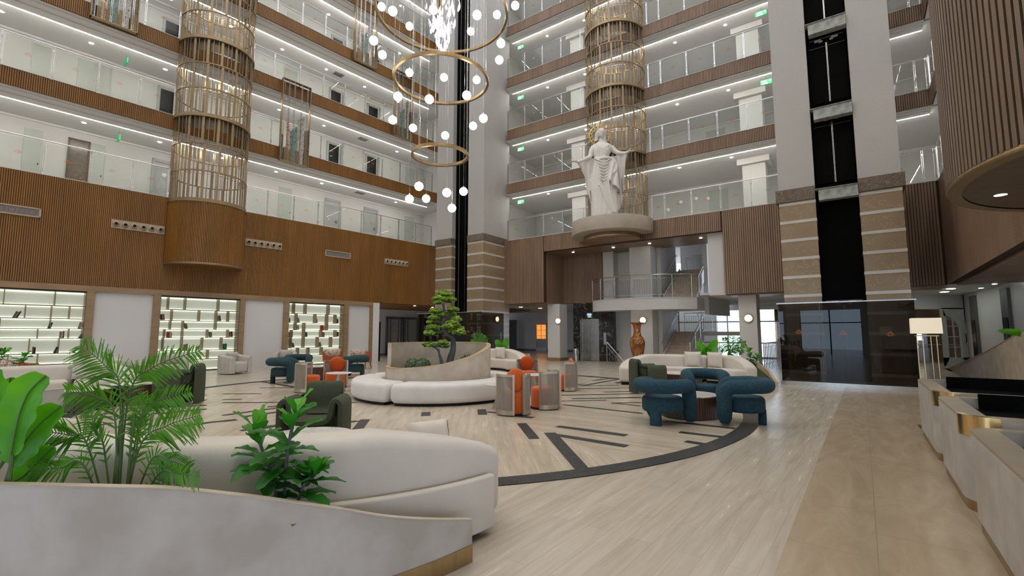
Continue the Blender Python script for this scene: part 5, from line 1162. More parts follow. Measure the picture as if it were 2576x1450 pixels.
# ---- chandelier
dep = lambda Y, z: Y*cos(PITCH)+(z-CAM_H)*sin(PITCH)
CH = (-1.74, 10.95); t = thing('chandelier', 'tiered chandelier of three brass rings, hanging opal globes and a crystal cluster', 'chandelier', (CH[0], CH[1], 0), 0)
rz_ = []
for py, hw in ((34, 162), (203, 116.5), (391, 69)):
    z = at(1100, py, CH[1])[2]; r = hw/1175*dep(CH[1], z); rz_.append((z, r))
    obj('ring', MB().rings([[(q*cos(a), q*sin(a), zz) for q, zz in ((r-.03,z-.035), (r+.03,z-.035), (r+.03,z+.035), (r-.03,z+.035))] for a in [2*pi*k/120 for k in range(120)]], loop=True), M['brass'], t, 50)
    for k in range(3): a = 2*pi*k/3+.5+py; obj('suspension_cable', MB().tube([(r*cos(a), r*sin(a), z), (r*cos(a), r*sin(a), 24)], .006, 4), M['steel'], t)
G = [(960,17,19),(988,28,22.5),(1030,66,18),(940,102,21.5),(962,138,20),(1090,25,21.5),(1200,38,22),(1250,37,18.5),(1184,79,17.5),(1296,14,19.5),(1260,109,21),(1256,151,20),(1030,183,19),(1117,195,18.5),(1199,201,18.5),(1174,240,22),(1080,250,22.5),(1001,243,22),(988,302,20.5),(1216,298,21),(1190,317,19),(1039,322,19),(1120,341,19),(1054,469,22),(1030,501,21),(1072,500,19.5),(1124,485,22),(1166,482,20.5),(1137,524,20.5)]
gm = None
for px, py, s in G:
    d_ = ray(px, py); D = 11.9*(1+(20.3/s-1)*.75); p = (d_[0]*D-CH[0], d_[1]*D-CH[1], CAM_H+d_[2]*D)
    if gm is None: g = obj('globe', MB().ball((0,0,0), .104, 24, 16), M['globe'], t, 80); gm = g.data
    else: g = link('globe', gm, None, t)
    g.location = p; top = min([z for z, r in rz_ if z > p[2]+.3] or [24])
    if top < 24 and px % 3: top = 24
    obj('cable', MB().tube([(0,0,.1), (0,0,top-p[2])], .0032, 4).tube([(0,0,.09), (0,0,.14)], .02, 8), M['steel'], g)
rng = random.Random(3); cz = [at(1105, y, CH[1])[2] for y in (135, 70, 0)]
for k in range(100):
    u = 1.35*k/99; z = cz[0]+(cz[2]-cz[0])*u; rad = .05+.40*min(1, u/.65)*rng.uniform(.35, 1); a = rng.uniform(0, 2*pi); x, y = rad*cos(a), rad*sin(a); l = rng.uniform(.2, .34)
    m = MB(); ph = rng.uniform(0, 6); P = [(x+.02*sin(ph+s*.6), y+.02*cos(ph+s*.6), z+l*s/6) for s in range(7)]; m.tube(P, .02, 6, rr=[.004,.024,.036,.034,.022,.013,.004])
    obj('crystal_drop', m, M['crystal'] if k % 4 else M['crystal2'], t, 60)
wm = MB()
for k in range(26): a = rng.uniform(0, 2*pi); q = rng.uniform(.05, .4); wm.tube([(q*cos(a), q*sin(a), cz[0]+.5+rng.random()), (q*cos(a), q*sin(a), 24)], .004, 4)
obj('crystal_wires', wm, M['brass'], t)

# ---- framed art panels on the left facade
def art(u0, u1, z0, z1, lab):
    t = thing('framed_art_panel', lab, 'art panel', loc(FA, (u0+u1)/2, -.20, z0), A_ANG, 'brass framed art panels'); w = u1-u0; h = z1-z0
    f = MB(); q = .03
    f.box(-w/2, -w/2+q, -.05, .12, 0, h).box(w/2-q, w/2, -.05, .12, 0, h).box(-w/2, w/2, -.05, .12, 0, q).box(-w/2, w/2, -.05, .12, h-q, h); obj('frame', f, M['bronze'], t, None)
    r = MB()
    for x in (-.42, -.28, -.25, -.10, -.07, .16, .19, .36, .39): xx = x*w/1.; r.box(xx-.008, xx+.008, -.02, .0, q, h-q)
    obj('vertical_rods', r, M['mirror'], t, None)
    rng = random.Random(int(u0*100)); cols = [(.05,.06,.07), (.45,.25,.17), (.10,.17,.16), (.28,.27,.25), (.12,.08,.05)]
    def artmat(k):
        m, tt, b = nt('painted_abstract'); n1 = noise(tt, coords(tt, (7,7,7), loc_=(k*3.1,k,0)), 1., 5., .7, 2.)
        tt.links.new(ramp(tt, n1, [(.36, (.015,.018,.02)), (.46, cols[k]), (.56, tuple(min(1,c*2.2) for c in cols[k])), (.62, (.03,.05,.045)), (.70, (.55,.42,.30))]), b.inputs['Base Color']); b.inputs['Roughness'].default_value = .3; return m
    tops = [(-.48,-.40,.34,.29), (-.30,-.19,.52,.44), (-.17,.05,.38,.46), (.08,.30,.55,.61), (.32,.47,.43,.46)]
    for k, (a, b, ha, hb) in enumerate(tops):
        m = MB().add([(a*w,0,q), (b*w,0,q), (b*w,0,hb*h), (a*w,0,ha*h), (a*w,.03,q), (b*w,.03,q), (b*w,.03,hb*h), (a*w,.03,ha*h)], [(0,1,2,3), (7,6,5,4), (0,3,7,4), (1,5,6,2), (3,2,6,7)])
        obj('painted_panel', m, artmat(k), t, None)
    s = MB()
    for a, b, hh in ((-.38,-.22,.17), (-.20,-.10,.15), (.02,.16,.16), (.34,.47,.16)):
        n = int((b-a)*w/.022)
        for j in range(n): x = a*w+(b-a)*w*(j+.5)/n; s.box(x-.006, x+.006, -.03, -.005, q, hh*h)
    obj('brass_fins', s, M['bronze'], t, None)
art(-9.04, -7.77, 8.9, 12.67, 'brass framed abstract panel on the left facade just right of the cage, lowest one'); art(-15.4, -14.13, 12.06, 15.8, 'brass framed abstract panel cut by the photo top, left of the cage')
art(-5.69, -4.4, 15.13, 18.9, 'brass framed abstract panel high up behind the chandelier globes'); art(-3.22, -2.03, 11.97, 15.7, 'brass framed abstract panel behind the middle chandelier ring')
# ================================================================== STATUE
SY = 19.95
def st(px, py, dy=0.):
    p = at(px, py, SY); return (p[0], p[1]+dy, p[2])
sb = at(1527, 541, SY); SX, SZ = sb[0], 6.46
t = thing('robed_statue', 'white robed statue with open arms and a golden ray halo on the round platform', 'statue', (SX, SY, SZ), 0)
def L(px, py, dy=0.): p = st(px, py, dy); return (p[0]-SX, dy, p[2]-SZ)
m = MB(); rng = random.Random(5)
body = [(545,1489,1552,.42), (530,1489,1556,.44), (515,1489,1553,.43), (500,1488,1552,.42), (480,1485,1550,.42), (460,1484,1548,.42), (440,1487,1546,.42), (420,1490,1540,.40), (408,1494,1534,.36), (403,1496,1530,.27), (394,1494,1531,.26), (384,1491,1537,.27), (376,1488,1541,.26), (370,1488,1542,.23), (365,1492,1538,.19), (361,1500,1528,.14), (356,1506,1519,.105), (348,1507,1518,.10)]
rows = []; n = 56
for k, (py, xl, xr, d) in enumerate(body):
    a, b = L(xl, py), L(xr, py); cx, hw, z = (a[0]+b[0])/2, (b[0]-a[0])/2, a[2]; f = max(0, min(1, (py-395)/60))*.075; row = []
    for j in range(n):
        an = 2*pi*j/n; w = 1+f*(.6*sin(an*9+z*1.1)+.5*sin(an*14-z*2.3)); row.append((cx+hw*cos(an)*w, d*sin(an)*w, max(0, z)))
    rows.append(row)
rows[0] = [(x, y, 0) for x, y, z in rows[0]]
m.rings(rows)
hp = L(1511, 337, -.10); m.ball(hp, (.135,.165,.215), 20, 16)             # head
m.ball((hp[0], hp[1]-.03, hp[2]-.10), (.10,.12,.12), 14, 10)         # jaw
m.tube([(hp[0], hp[1]-.155, hp[2]+.06), (hp[0], hp[1]-.195, hp[2]-.02), (hp[0], hp[1]-.16, hp[2]-.045)], .02, 8, rr=[.018,.03,.022])
m.ball((hp[0], hp[1]-.145, hp[2]-.095), (.05,.03,.014), 10, 6); m.ball((hp[0], hp[1]-.145, hp[2]-.118), (.042,.03,.014), 10, 6); m.ball((hp[0], hp[1]-.12, hp[2]-.175), (.045,.045,.035), 10, 6)
for sx in (-1, 1):
    m.ball((hp[0]+sx*.056, hp[1]-.138, hp[2]+.03), (.030,.018,.012), 8, 5); m.tube([(hp[0]+sx*.02, hp[1]-.16, hp[2]+.065), (hp[0]+sx*.06, hp[1]-.16, hp[2]+.078), (hp[0]+sx*.1, hp[1]-.12, hp[2]+.06)], .014, 6); m.ball((hp[0]+sx*.075, hp[1]-.11, hp[2]-.03), (.04,.035,.035), 8, 6)
m.ball((hp[0]+.005, hp[1]+.06, hp[2]+.05), (.155,.15,.185), 16, 12)      # hair, falling in waves to the shoulders
for k in range(9):
    sx = -1 if k < 4 else 1; q = (k % 4)*.035 if k < 8 else .02; ph = k*1.3
    ln = .42 if sx < 0 else .55
    m.tube(smoothpath([(hp[0]+sx*(.02+q*.5), hp[1]-.10+q, hp[2]+.19-q*.4), (hp[0]+sx*(.13+q*.4), hp[1]-.05+q*1.6, hp[2]+.08), (hp[0]+sx*(.155+q*.5+.02*sin(ph)), hp[1]+.02+q*1.6, hp[2]-.08), (hp[0]+sx*(.14+q+.03*sin(ph+2)), hp[1]+.05+q*1.4, hp[2]-.22), (hp[0]+sx*(.17+q*1.5 if sx > 0 else .15+q), hp[1]+.04+q*1.5, hp[2]+.1-ln)], 4), .04, 8, rr=[.03+.018*sin(pi*i/16) for i in range(17)])
armL = [L(1494,371), L(1487,383,-.02), L(1484,395,-.05), L(1474,403,-.18), L(1462,410,-.26), L(1452,413,-.3)]; armR = [L(1537,371), L(1545,380,-.02), L(1552,386,-.08), L(1560,390,-.2), L(1568,391,-.26), L(1573,390,-.3)]
for A in (armL, armR): m.tube(smoothpath(A, 4), .1, 10, rr=[.135-.078*(i/20.) for i in range(21)])
def hand(w, dx, up):                                                  # palm, thumb and four fingers
    m.ball(w, (.085,.05,.06), 10, 6)
    for k in range(4):
        ln = (.20,.23,.21,.17)[k]; o = (k-1.5)*.034
        P = [(w[0]+dx*.05, w[1]+o, w[2]+.01), (w[0]+dx*(.05+ln*.5), w[1]+o*1.4-.01, w[2]+.01+up*ln*.35), (w[0]+dx*(.05+ln), w[1]+o*1.7-.02, w[2]+up*ln*.5-.02)]
        m.tube(smoothpath(P, 3), .02, 6, rr=[.024,.023,.022,.021,.02,.018,.014])
    m.tube([(w[0], w[1]-.05, w[2]+.02), (w[0]+dx*.06, w[1]-.10, w[2]+.08), (w[0]+dx*.1, w[1]-.11, w[2]+.13)], .02, 6, rr=[.026,.023,.015])
hl = L(1448,414,-.32); hr = L(1576,389,-.32); hand(hl, -1, .15); hand(hr, 1, .25)
def drape(top, bot, nfold, seed, th=.05, depth=.10):                  # cloth hanging between an upper and a lower edge line
    T = smoothpath(top, 6); B_ = smoothpath(bot, 6); k = min(len(T), len(B_)); rows = []
    nv = 22
    F1 = []; F2 = []
    for v in range(nv+1):
        u = v/nv; r1 = []; r2 = []
        for i in range(k):
            a, b = T[i], B_[int(i*(len(B_)-1)/(k-1))]; s = i/(k-1)
            x = a[0]+(b[0]-a[0])*u; y = a[1]+(b[1]-a[1])*u; z = a[2]+(b[2]-a[2])*u
            w = depth*sin(s*nfold*pi+seed+u*1.6)*(.35+.65*u)
            r1.append((x, y+w-th, z)); r2.append((x, y+w+th, z))
        F1.append(r1); F2.append(r2)
    m.rings([F1[v]+F2[v][::-1] for v in range(nv+1)])
drape([L(1451,416,-.26), L(1462,414,-.22), L(1474,408,-.14), L(1485,400,.0), L(1496,396,.08)], [L(1468,436,-.1), L(1473,462,-.02), L(1480,490,.05), L(1490,515,.12), L(1500,530,.16)], 5, .3)
drape([L(1575,394,-.26), L(1566,395,-.2), L(1558,394,-.1), L(1548,392,.02), L(1536,392,.1)], [L(1567,440,-.05), L(1567,480,.05), L(1564,512,.1), L(1557,532,.14), L(1535,540,.2)], 5, 1.2)
drape([L(1572,396,-.2), L(1568,398,-.1), L(1560,400,.05), L(1548,402,.12)], [L(1568,470,-.02), L(1566,500,.08), L(1560,525,.14), L(1545,540,.2)], 3, 2.)
drape([L(1530,404,-.3), L(1540,410,-.34), L(1547,420,-.32), L(1549,432,-.26)], [L(1524,455,-.42), L(1532,468,-.44), L(1542,476,-.4), L(1556,482,-.3)], 4, .6, .05, .07)
for k in range(7): y0 = 408+k*6; m.tube(smoothpath([L(1497+k*.6,y0,-.32), L(1506,y0+6+k*1.3,-.44), L(1515,y0+9+k*1.6,-.47), L(1524,y0+5+k,-.42), L(1531,y0-2,-.33)], 5), .03, 6)
for k in range(5): m.tube(smoothpath([L(1525-6*k,440+8*k,-.42), L(1527-5*k,480,-.45), L(1535-4*k,515,-.44), L(1546-3*k,541,-.42)], 5), .035, 6)
for k in range(7): x_ = 1499+k*5; m.tube(smoothpath([L(x_+(3-k)*1.2,369,-.21), L(x_+(3-k)*.6,380,-.265), L(x_,392,-.265), L(x_+(k-3)*.3,402,-.27)], 4), .016, 6)
m.tube(smoothpath([L(1497,366,-.16), L(1505,374,-.24), L(1514,378,-.26), L(1523,374,-.25), L(1532,366,-.16)], 5), .022, 6)
m.tube(smoothpath([L(1495,403,-.2), L(1505,407,-.36), L(1520,405,-.38), L(1536,408,-.36), L(1546,420,-.34), L(1544,436,-.38), L(1534,446,-.42)], 5), .065, 8)
o = obj('robed_figure', m, M['statue'], t, 180); r = o.modifiers.new('fuse', 'REMESH'); r.mode = 'VOXEL'; r.voxel_size = .019; r.use_smooth_shade = True; sm = o.modifiers.new('soften', 'SMOOTH'); sm.factor = .5; sm.iterations = 3
hc = (hp[0]-.02, .22, hp[2]+.02); m = MB(); R_ = .44
m.tube([(hc[0]+R_*cos(a), hc[1], hc[2]+R_*sin(a)) for a in [2*pi*k/48 for k in range(48)]], .022, 8, closed=True); m.tube([(hc[0]+.33*cos(a), hc[1], hc[2]+.33*sin(a)) for a in [2*pi*k/40 for k in range(40)]], .012, 6, closed=True)
for k in range(16): a = 2*pi*k/16+.2; l = .72 if k % 2 else .58; m.tube([(hc[0]+.33*cos(a), hc[1], hc[2]+.33*sin(a)), (hc[0]+l*cos(a), hc[1], hc[2]+l*sin(a))], .02, 6, rr=[.024,.008])
obj('halo', m, M['halo'], t)

# ================================================================== PLANTS
def pxl(px, py, Y): p = at(px, py, Y); return p
rng = random.Random(11)
TS = 6.04; tp = lambda x, y, dy=0.: at(1040+x/TS, 720+y/TS, 10.95+dy)
def rel(P, o): return [(p[0]-o[0], p[1]-o[1], p[2]-o[2]) for p in P]
base = tp(555, 1180); base = (base[0], base[1], .55); u = 10.95/1175/TS*1.05
t = thing('cloud_pruned_pine', 'tall cloud pruned pine with a twisting grey trunk in the spiral planter', 'tree', base, 0)
TR = smoothpath(rel([(base[0], base[1], .5), tp(560,1120), tp(600,980), tp(605,850), tp(575,780), tp(490,715), tp(447,650), tp(455,540), tp(470,400), tp(455,290), tp(460,190)], base), 5)
R0 = [62, 50, 42, 36, 33, 30, 26, 24, 20, 17, 8]; rr = [R0[min(10, i//5)]+(R0[min(10, i//5+1)]-R0[min(10, i//5)])*(i % 5)/5 for i in range(len(TR))]
obj('trunk', MB().tube(TR, .1, 12, rr=[r*u for r in rr]), M['bark'], t, 60)
br = MB()
for a, b in (((470,700),(330,690)), ((575,770),(680,690)), ((455,560),(320,560)), ((465,480),(600,480)), ((460,400),(380,400)), ((465,380),(600,360))): br.tube(smoothpath(rel([tp(*a), tp((a[0]+b[0])/2, (a[1]+b[1])/2-10, -.05), tp(*b, -.1)], base), 4), .012, 6)
obj('branches', br, M['bark'], t, 60)
def pad(name, cx, cy, hx, hy, mat, par, o, dy=0., n=90, dark=None):
    c = tp(cx, cy, dy); c = (c[0]-o[0], c[1]-o[1], c[2]-o[2]); ax, az = hx*u, hy*u; ay = max(ax*.8, .12); m = MB(); m2 = MB()
    for k in range(n):
        while True:
            x, y, z = rng.uniform(-1,1), rng.uniform(-1,1), rng.uniform(-1,1)
            if x*x+y*y+z*z < 1: break
        s = rng.uniform(.022, .042); zz = z*az*.8
        p = (c[0]+x*ax, c[1]+y*ay, c[2]+zz-.12*(x*x+y*y)*ax)
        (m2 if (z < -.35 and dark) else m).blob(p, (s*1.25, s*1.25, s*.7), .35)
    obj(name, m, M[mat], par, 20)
    if m2.v: obj('shaded_needles', m2, M[dark], par, 20)  # underside of each pad coloured darker to stand in for shade
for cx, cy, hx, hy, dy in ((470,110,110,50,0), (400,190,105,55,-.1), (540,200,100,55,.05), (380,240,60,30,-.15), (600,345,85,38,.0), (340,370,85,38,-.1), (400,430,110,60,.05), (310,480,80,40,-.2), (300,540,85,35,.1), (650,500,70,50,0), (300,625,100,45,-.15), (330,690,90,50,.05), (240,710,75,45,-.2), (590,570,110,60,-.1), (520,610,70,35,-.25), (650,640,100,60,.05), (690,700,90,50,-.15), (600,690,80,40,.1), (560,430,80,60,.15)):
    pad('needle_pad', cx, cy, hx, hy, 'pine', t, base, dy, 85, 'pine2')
b2 = tp(430, 1180, -.25); b2 = (b2[0], b2[1], .55)
t = thing('small_pine', 'small flat topped pine beside the tall one in the spiral planter', 'tree', b2, 0)
obj('trunk', MB().tube(smoothpath(rel([(b2[0], b2[1], .5), tp(425,1150,-.25), tp(395,1040,-.25), tp(385,950,-.25)], b2), 5), .1, 10, rr=[(30-20*i/15)*u for i in range(16)]).tube(smoothpath(rel([tp(385,1000,-.25), tp(345,950,-.25), tp(280,915,-.25)], b2), 5), .02, 8), M['bark'], t, 60)
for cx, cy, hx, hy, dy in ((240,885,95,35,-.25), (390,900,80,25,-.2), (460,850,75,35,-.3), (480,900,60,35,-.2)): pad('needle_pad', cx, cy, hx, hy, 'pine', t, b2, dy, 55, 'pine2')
def boxball(lab, p, r):
    m = MB(); m.ball((0,0,r*.85), r*.92, 16, 10)
    for k in range(700):
        a = rng.uniform(0, 2*pi); z = rng.uniform(-.6, 1); q = sqrt(1-z*z); n_ = (q*cos(a), q*sin(a), z); c = (n_[0]*r, n_[1]*r, r*.85+n_[2]*r); s = rng.uniform(.010, .018); e = [rng.uniform(-1,1) for _ in range(3)]; f = [rng.uniform(-1,1) for _ in range(3)]
        m.add([tuple(c[i]+s*e[i] for i in range(3)), tuple(c[i]+s*f[i] for i in range(3)), tuple(c[i]-s*e[i] for i in range(3)), tuple(c[i]-s*f[i] for i in range(3))], [(0,1,2,3)])
    return single('clipped_box_ball', m, M['box'], lab, 'shrub', p, 0, 'clipped box balls', None)
for px, py, r, lab, Y in ((1038,912,.17,'clipped variegated box ball, left of the pair in the spiral planter',10.5), (1063,916,.175,'clipped variegated box ball, right of the pair in the spiral planter',10.35), (1176,897,.19,'clipped box ball behind the trunk by the high rim',11.5)):
    p = at(px, py, Y); boxball(lab, (p[0], p[1], .53), r)
def blade(m, base, dirv, nrm, l, w, droop=.3, n=4, fold=0.):
    # a tapering leaf strip from base along dirv, bending down
    L_, R_ = [], []
    sx = (dirv[1]*nrm[2]-dirv[2]*nrm[1], dirv[2]*nrm[0]-dirv[0]*nrm[2], dirv[0]*nrm[1]-dirv[1]*nrm[0])
    for k in range(n+1):
        s = k/n; q = w*(sin(pi*min(1, s*1.05+.08))**.7)*.5 if k < n else 0.002
        c = tuple(base[i]+dirv[i]*l*s for i in range(3)); c = (c[0], c[1], c[2]-droop*l*s*s)
        L_.append(tuple(c[i]+sx[i]*q for i in range(3))); R_.append(tuple(c[i]-sx[i]*q for i in range(3)))
    m.add([p for pr in zip(L_, R_) for p in pr], [(2*k, 2*k+1, 2*k+3, 2*k+2) for k in range(n)])
def norm(v): l = sqrt(sum(x*x for x in v)) or 1; return tuple(x/l for x in v)
def frond(par, P, o, ll, w, n=34, mat='palm', start=.28):
    Q = smoothpath(rel(P, o), 12); m = MB(); N = len(Q); obj('frond_stem', MB().tube(Q,   .005, 6, rr=[.0055-.004*i/N for i in range(N)]), M['stem'], par)
    for k in range(n):
        s = start+(1-start)*k/n; i = min(N-2, int(s*(N-1))); p = Q[i]; d = norm([Q[i+1][j]-Q[i][j] for j in range(3)])
        side0 = norm((d[1], -d[0], 0)) if abs(d[2]) < .95 else (1,0,0)
        side0 = norm((d[2], 0, -d[0])) if hypot(d[0], d[2]) > .2 else side0
        env = sin(pi*(.12+.86*(s-start)/(1-start)))**.55
        for sg in (-1, 1):
            a = .55+.25*(1-s); dv = norm([d[j]*a+sg*side0[j]*(.8)+(0, rng.uniform(-.35,.15), 0)[j] for j in range(3)])
            nr = norm((dv[1]*.3, -1, .4)); blade(m, p, dv, nr, ll*env*rng.uniform(.85,1.08), w, .22)
    obj('frond', m, M[mat], par, None)
def broad(m, P, o, w, n=14, yw=.0):
    Q = smoothpath(rel(P, o), 6); N = len(Q); LL = []; 
    for i, p in enumerate(Q):
        s = i/(N-1); d = norm([Q[min(N-1,i+1)][j]-Q[max(0,i-1)][j] for j in range(3)]); sd = norm((d[2], yw, -d[0])); q = w*(sin(pi*(s*.93+.04))**.62)*(1 if s < .97 else .4)
        r = .10*w*sin(s*21); LL.append([tuple(p[j]+sd[j]*q+(0,r-.25*q,0)[j] for j in range(3)), tuple(p[j]+sd[j]*q*.5+(0,.05*q,0)[j] for j in range(3)), p, tuple(p[j]-sd[j]*q*.5+(0,.05*q,0)[j] for j in range(3)), tuple(p[j]-sd[j]*q+(0,-r-.25*q,0)[j] for j in range(3))])
    m.rings(LL, closed=False, caps=False); return Q
# palm in the near planter
PY = 2.42; pb_ = at(305, 1235, PY); pb_ = (pb_[0], pb_[1], .30)
t = thing('areca_palm', 'green palm with arching feathery fronds rising from the near planter', 'palm', pb_, 0)
Fr = [([(300,1190),(303,1000),(268,925),(203,868)], -.05, .15, 40), ([(302,1190),(322,1010),(385,925),(505,882)], .1, .125, 40), ([(295,1190),(290,1060),(245,1000),(165,985)], -.1, .12, 30), ([(318,1195),(352,1060),(395,1010),(480,985)], .12, .11, 30), ([(312,1200),(350,1130),(420,1072),(505,1045)], .05, .15, 34), ([(275,1195),(222,1125),(170,1095),(88,1085)], -.12, .15, 34), ([(270,1200),(215,1178),(150,1178),(78,1186)], -.2, .10, 26), ([(330,1200),(375,1168),(425,1160),(478,1178)], -.1, .11, 26), ([(345,1210),(390,1205),(440,1190),(505,1202)], -.22, .09, 22), ([(285,1195),(262,1130),(240,1090),(228,1030)], .15, .12, 28), ([(325,1195),(345,1120),(352,1050),(350,995)], .2, .12, 28)]
for P, dy, ll, n_ in Fr:
    dv = random.Random(P[3][0]).uniform(-.12, .12); frond(t, [(pb_[0]+.03*dv, pb_[1], .30)]+[at(x, y, PY+dy*(i+1)/4) for i, (x, y) in enumerate(P)][1:], pb_, ll, .0115, n_)
sm_ = MB()
for k in range(4): x = rng.uniform(-.05, .05); sm_.tube([(x, rng.uniform(-.03,.03), 0), (x*1.2, 0, .55+.2*rng.random())], .0055, 6)
obj('cane', sm_, M['stem'], t)
# broad leaf plant at the far left edge
LY = 2.15; lb = at(20, 1250, LY); lb = (lb[0], lb[1], .30)
t = thing('bird_of_paradise', 'plant with big glossy broad leaves at the left edge of the near planter', 'plant', lb, 0)
for k, (P, w) in enumerate((([(30,1145),(50,1050),(78,985),(118,946)], .088), ([(28,1170),(60,1120),(100,1070),(156,1022)], .088), ([(30,1215),(60,1200),(95,1165),(136,1124)], .07), ([(5,1130),(2,1060),(-5,990),(-15,930)], .095), ([(10,1160),(20,1080),(25,1010),(30,950)], .07))):
    m = MB(); Q = broad(m, [at(x, y, LY+.05*k) for x, y in P], lb, w); lf = obj('leaf', m, M['banana'], t, 60); obj('midrib', MB().tube([(q[0], q[1]-.006, q[2]) for q in Q], .004, 5), M['stem'], lf)
    obj('leaf_stalk', MB().tube(smoothpath([(.01*k,0,0), ((Q[0][0])*.6, 0, Q[0][2]*.6), Q[0]], 5), .008, 6), M['stem'], t)
# fiddle leaf figs
def fig(lab, o, stems, nl, ll, lw, seed, s0=.25):
    rg = random.Random(seed); t = thing('fiddle_leaf_fig', lab, 'plant', o, 0, 'fiddle leaf figs')
    for P in stems:
        Q = smoothpath(rel(P, o), 6); N = len(Q); obj('stem', MB().tube(Q, .008, 6), M['bark'], t)
        for k in range(nl):
            s = s0+(1-s0)*k/(nl-1); i = min(N-1, int(s*(N-1))); p = Q[i]; a = k*2.4+rg.uniform(-.3,.3); el = .15+1.0*max(0, s-.55)*2+rg.uniform(-.25,.25); l = ll*rg.uniform(.8,1.15)*(1 if s < .8 else .85)
            d = norm((cos(a)*cos(el), sin(a)*cos(el)*.8, sin(el))); sd = norm((-sin(a), cos(a), rg.uniform(-.3,.3)))
            m = MB(); rows = []
            for q in range(9):
                u_ = q/8; w = lw*(sin(pi*(u_*.955+.04))**.62)*(.70+.42*u_); c = tuple(p[j]+d[j]*l*(u_+.06) for j in range(3)); c = (c[0], c[1], c[2]-.25*l*u_*u_); wv = .006*sin(q*2.2+k)
                rows.append([tuple(c[j]+sd[j]*w+(0,0,wv+.35*w)[j] for j in range(3)), c, tuple(c[j]-sd[j]*w+(0,0,-wv+.35*w)[j] for j in range(3))])
            m.rings(rows, closed=False, caps=False); obj('leaf', m, M['banana'] if s > .86 and k % 2 else M['fig'], t, 60)
    return t
FY = 2.56; fo = at(715, 1290, FY); fo = (fo[0], fo[1], .24)
fig('fiddle leaf fig with two leafy stems in the near planter', fo, [[fo, at(690,1220,FY), at(665,1150,FY+.05), at(642,1075,FY)], [fo, at(718,1200,FY), at(728,1110,FY-.05), at(745,1035,FY)], [fo, at(760,1230,FY), at(790,1205,FY+.02)]], 22, .185, .043, 4, .34)
fo = fl(1885, 925, .45); fo = (4.75+2.03*cos(radians(22)), 12.6+2.03*sin(radians(22)), .42)
p_ = lambda px, py: at(px, py, fo[1])
fig('small fiddle leaf fig at the right end of the planter behind the right sofa', fo, [[fo, p_(1888,905), p_(1884,885)], [fo, p_(1900,912), p_(1905,900)]], 12, .20, .075, 8)
fo = (-8.3+2.6*cos(radians(122)), 8.75+2.6*sin(radians(122)), .5)
fo = (-10.35, 10.75, .5); p_ = lambda px, py: at(px, py, fo[1])
fig('fiddle leaf fig behind the left cream sofa', fo, [[fo, p_(12,905), p_(14,888)], [fo, p_(60,915), p_(66,895)]], 12, .20, .07, 9)
def broadplant(lab, o, Ls, w, Y):
    t = thing('broad_leaf_plant', lab, 'plant', o, 0, 'small broad leaf plants')
    for P in Ls:
        m = MB(); Q = broad(m, [at(x, y, Y) for x, y in P], o, w); lf = obj('leaf', m, M['banana'], t, 60); obj('leaf_stalk', MB().tube([(0,0,0), Q[0]], .008, 5), M['stem'], t)
    return t
o_ = at(1776, 893, 14.9); o_ = (4.75+2.03*cos(radians(72)), 12.6+2.03*sin(radians(72)), .44)
broadplant('broad leaf plant behind the middle of the right sofa', o_, [[(1778,892),(1768,880),(1752,860)], [(1780,892),(1788,876),(1804,856)], [(1782,893),(1776,885),(1770,878)], [(1779,893),(1785,886),(1790,880)]], .13, o_[1])
o_ = (-1.55+2.4*cos(radians(46)), 17.2+2.4*sin(radians(46)), .5); broadplant('broad leaf plant before the marble tower, right of the planter', o_, [[(1262,880),(1255,868),(1248,855)], [(1264,880),(1270,868),(1275,850)], [(1262,880),(1256,873),(1250,868)], [(1264,880),(1270,876),(1276,872)]], .13, o_[1])
# small palms further away
def smallpalm(lab, o, Y, tips, ll, n=16):
    t = thing('small_palm', lab, 'palm', o, 0, 'small palms')
    for x0, y0, x1, y1, x2, y2 in tips: frond(t, [o, at(x0,y0,Y), at(x1,y1,Y), at(x2,y2,Y)], o, ll, .028, n, 'palm', .2)
    return t
o_ = (4.75+2.03*cos(radians(50)), 12.6+2.03*sin(radians(50)), .44); Y_ = o_[1]
smallpalm('feathery palm against the bright window behind the right sofa', o_, Y_, [(1840,885,1838,860,1843,838), (1838,888,1822,875,1805,884), (1842,886,1862,868,1876,864), (1842,888,1858,880,1866,888), (1838,886,1826,862,1822,850), (1842,886,1852,862,1862,852)], .20, 16)
o_ = (-1.55+2.4*cos(radians(72)), 17.2+2.4*sin(radians(72)), .5); Y_ = o_[1]
smallpalm('small palm before the smoked glass, behind the round planter', o_, Y_, [(1204,868,1200,850,1196,838), (1206,868,1216,860,1228,858), (1204,868,1196,862,1186,862), (1205,868,1210,852,1216,842)], .30, 14)
o_ = loc(FC, X1-1.6, .9, 0); t = thing('broad_leaf_plant', 'single arching green leaf above the sloping planter rim on the right', 'plant', o_, 0, 'small broad leaf plants')
m = MB(); d__ = o_[1]; Q = broad(m, [at(2590, 850, d__), at(2560, 838, d__), at(2510, 832, d__)], o_, .07); obj('leaf', m, M['banana'], t, 60); obj('leaf_stalk', MB().tube([(0,0,0), Q[0]], .01, 6), M['stem'], t)
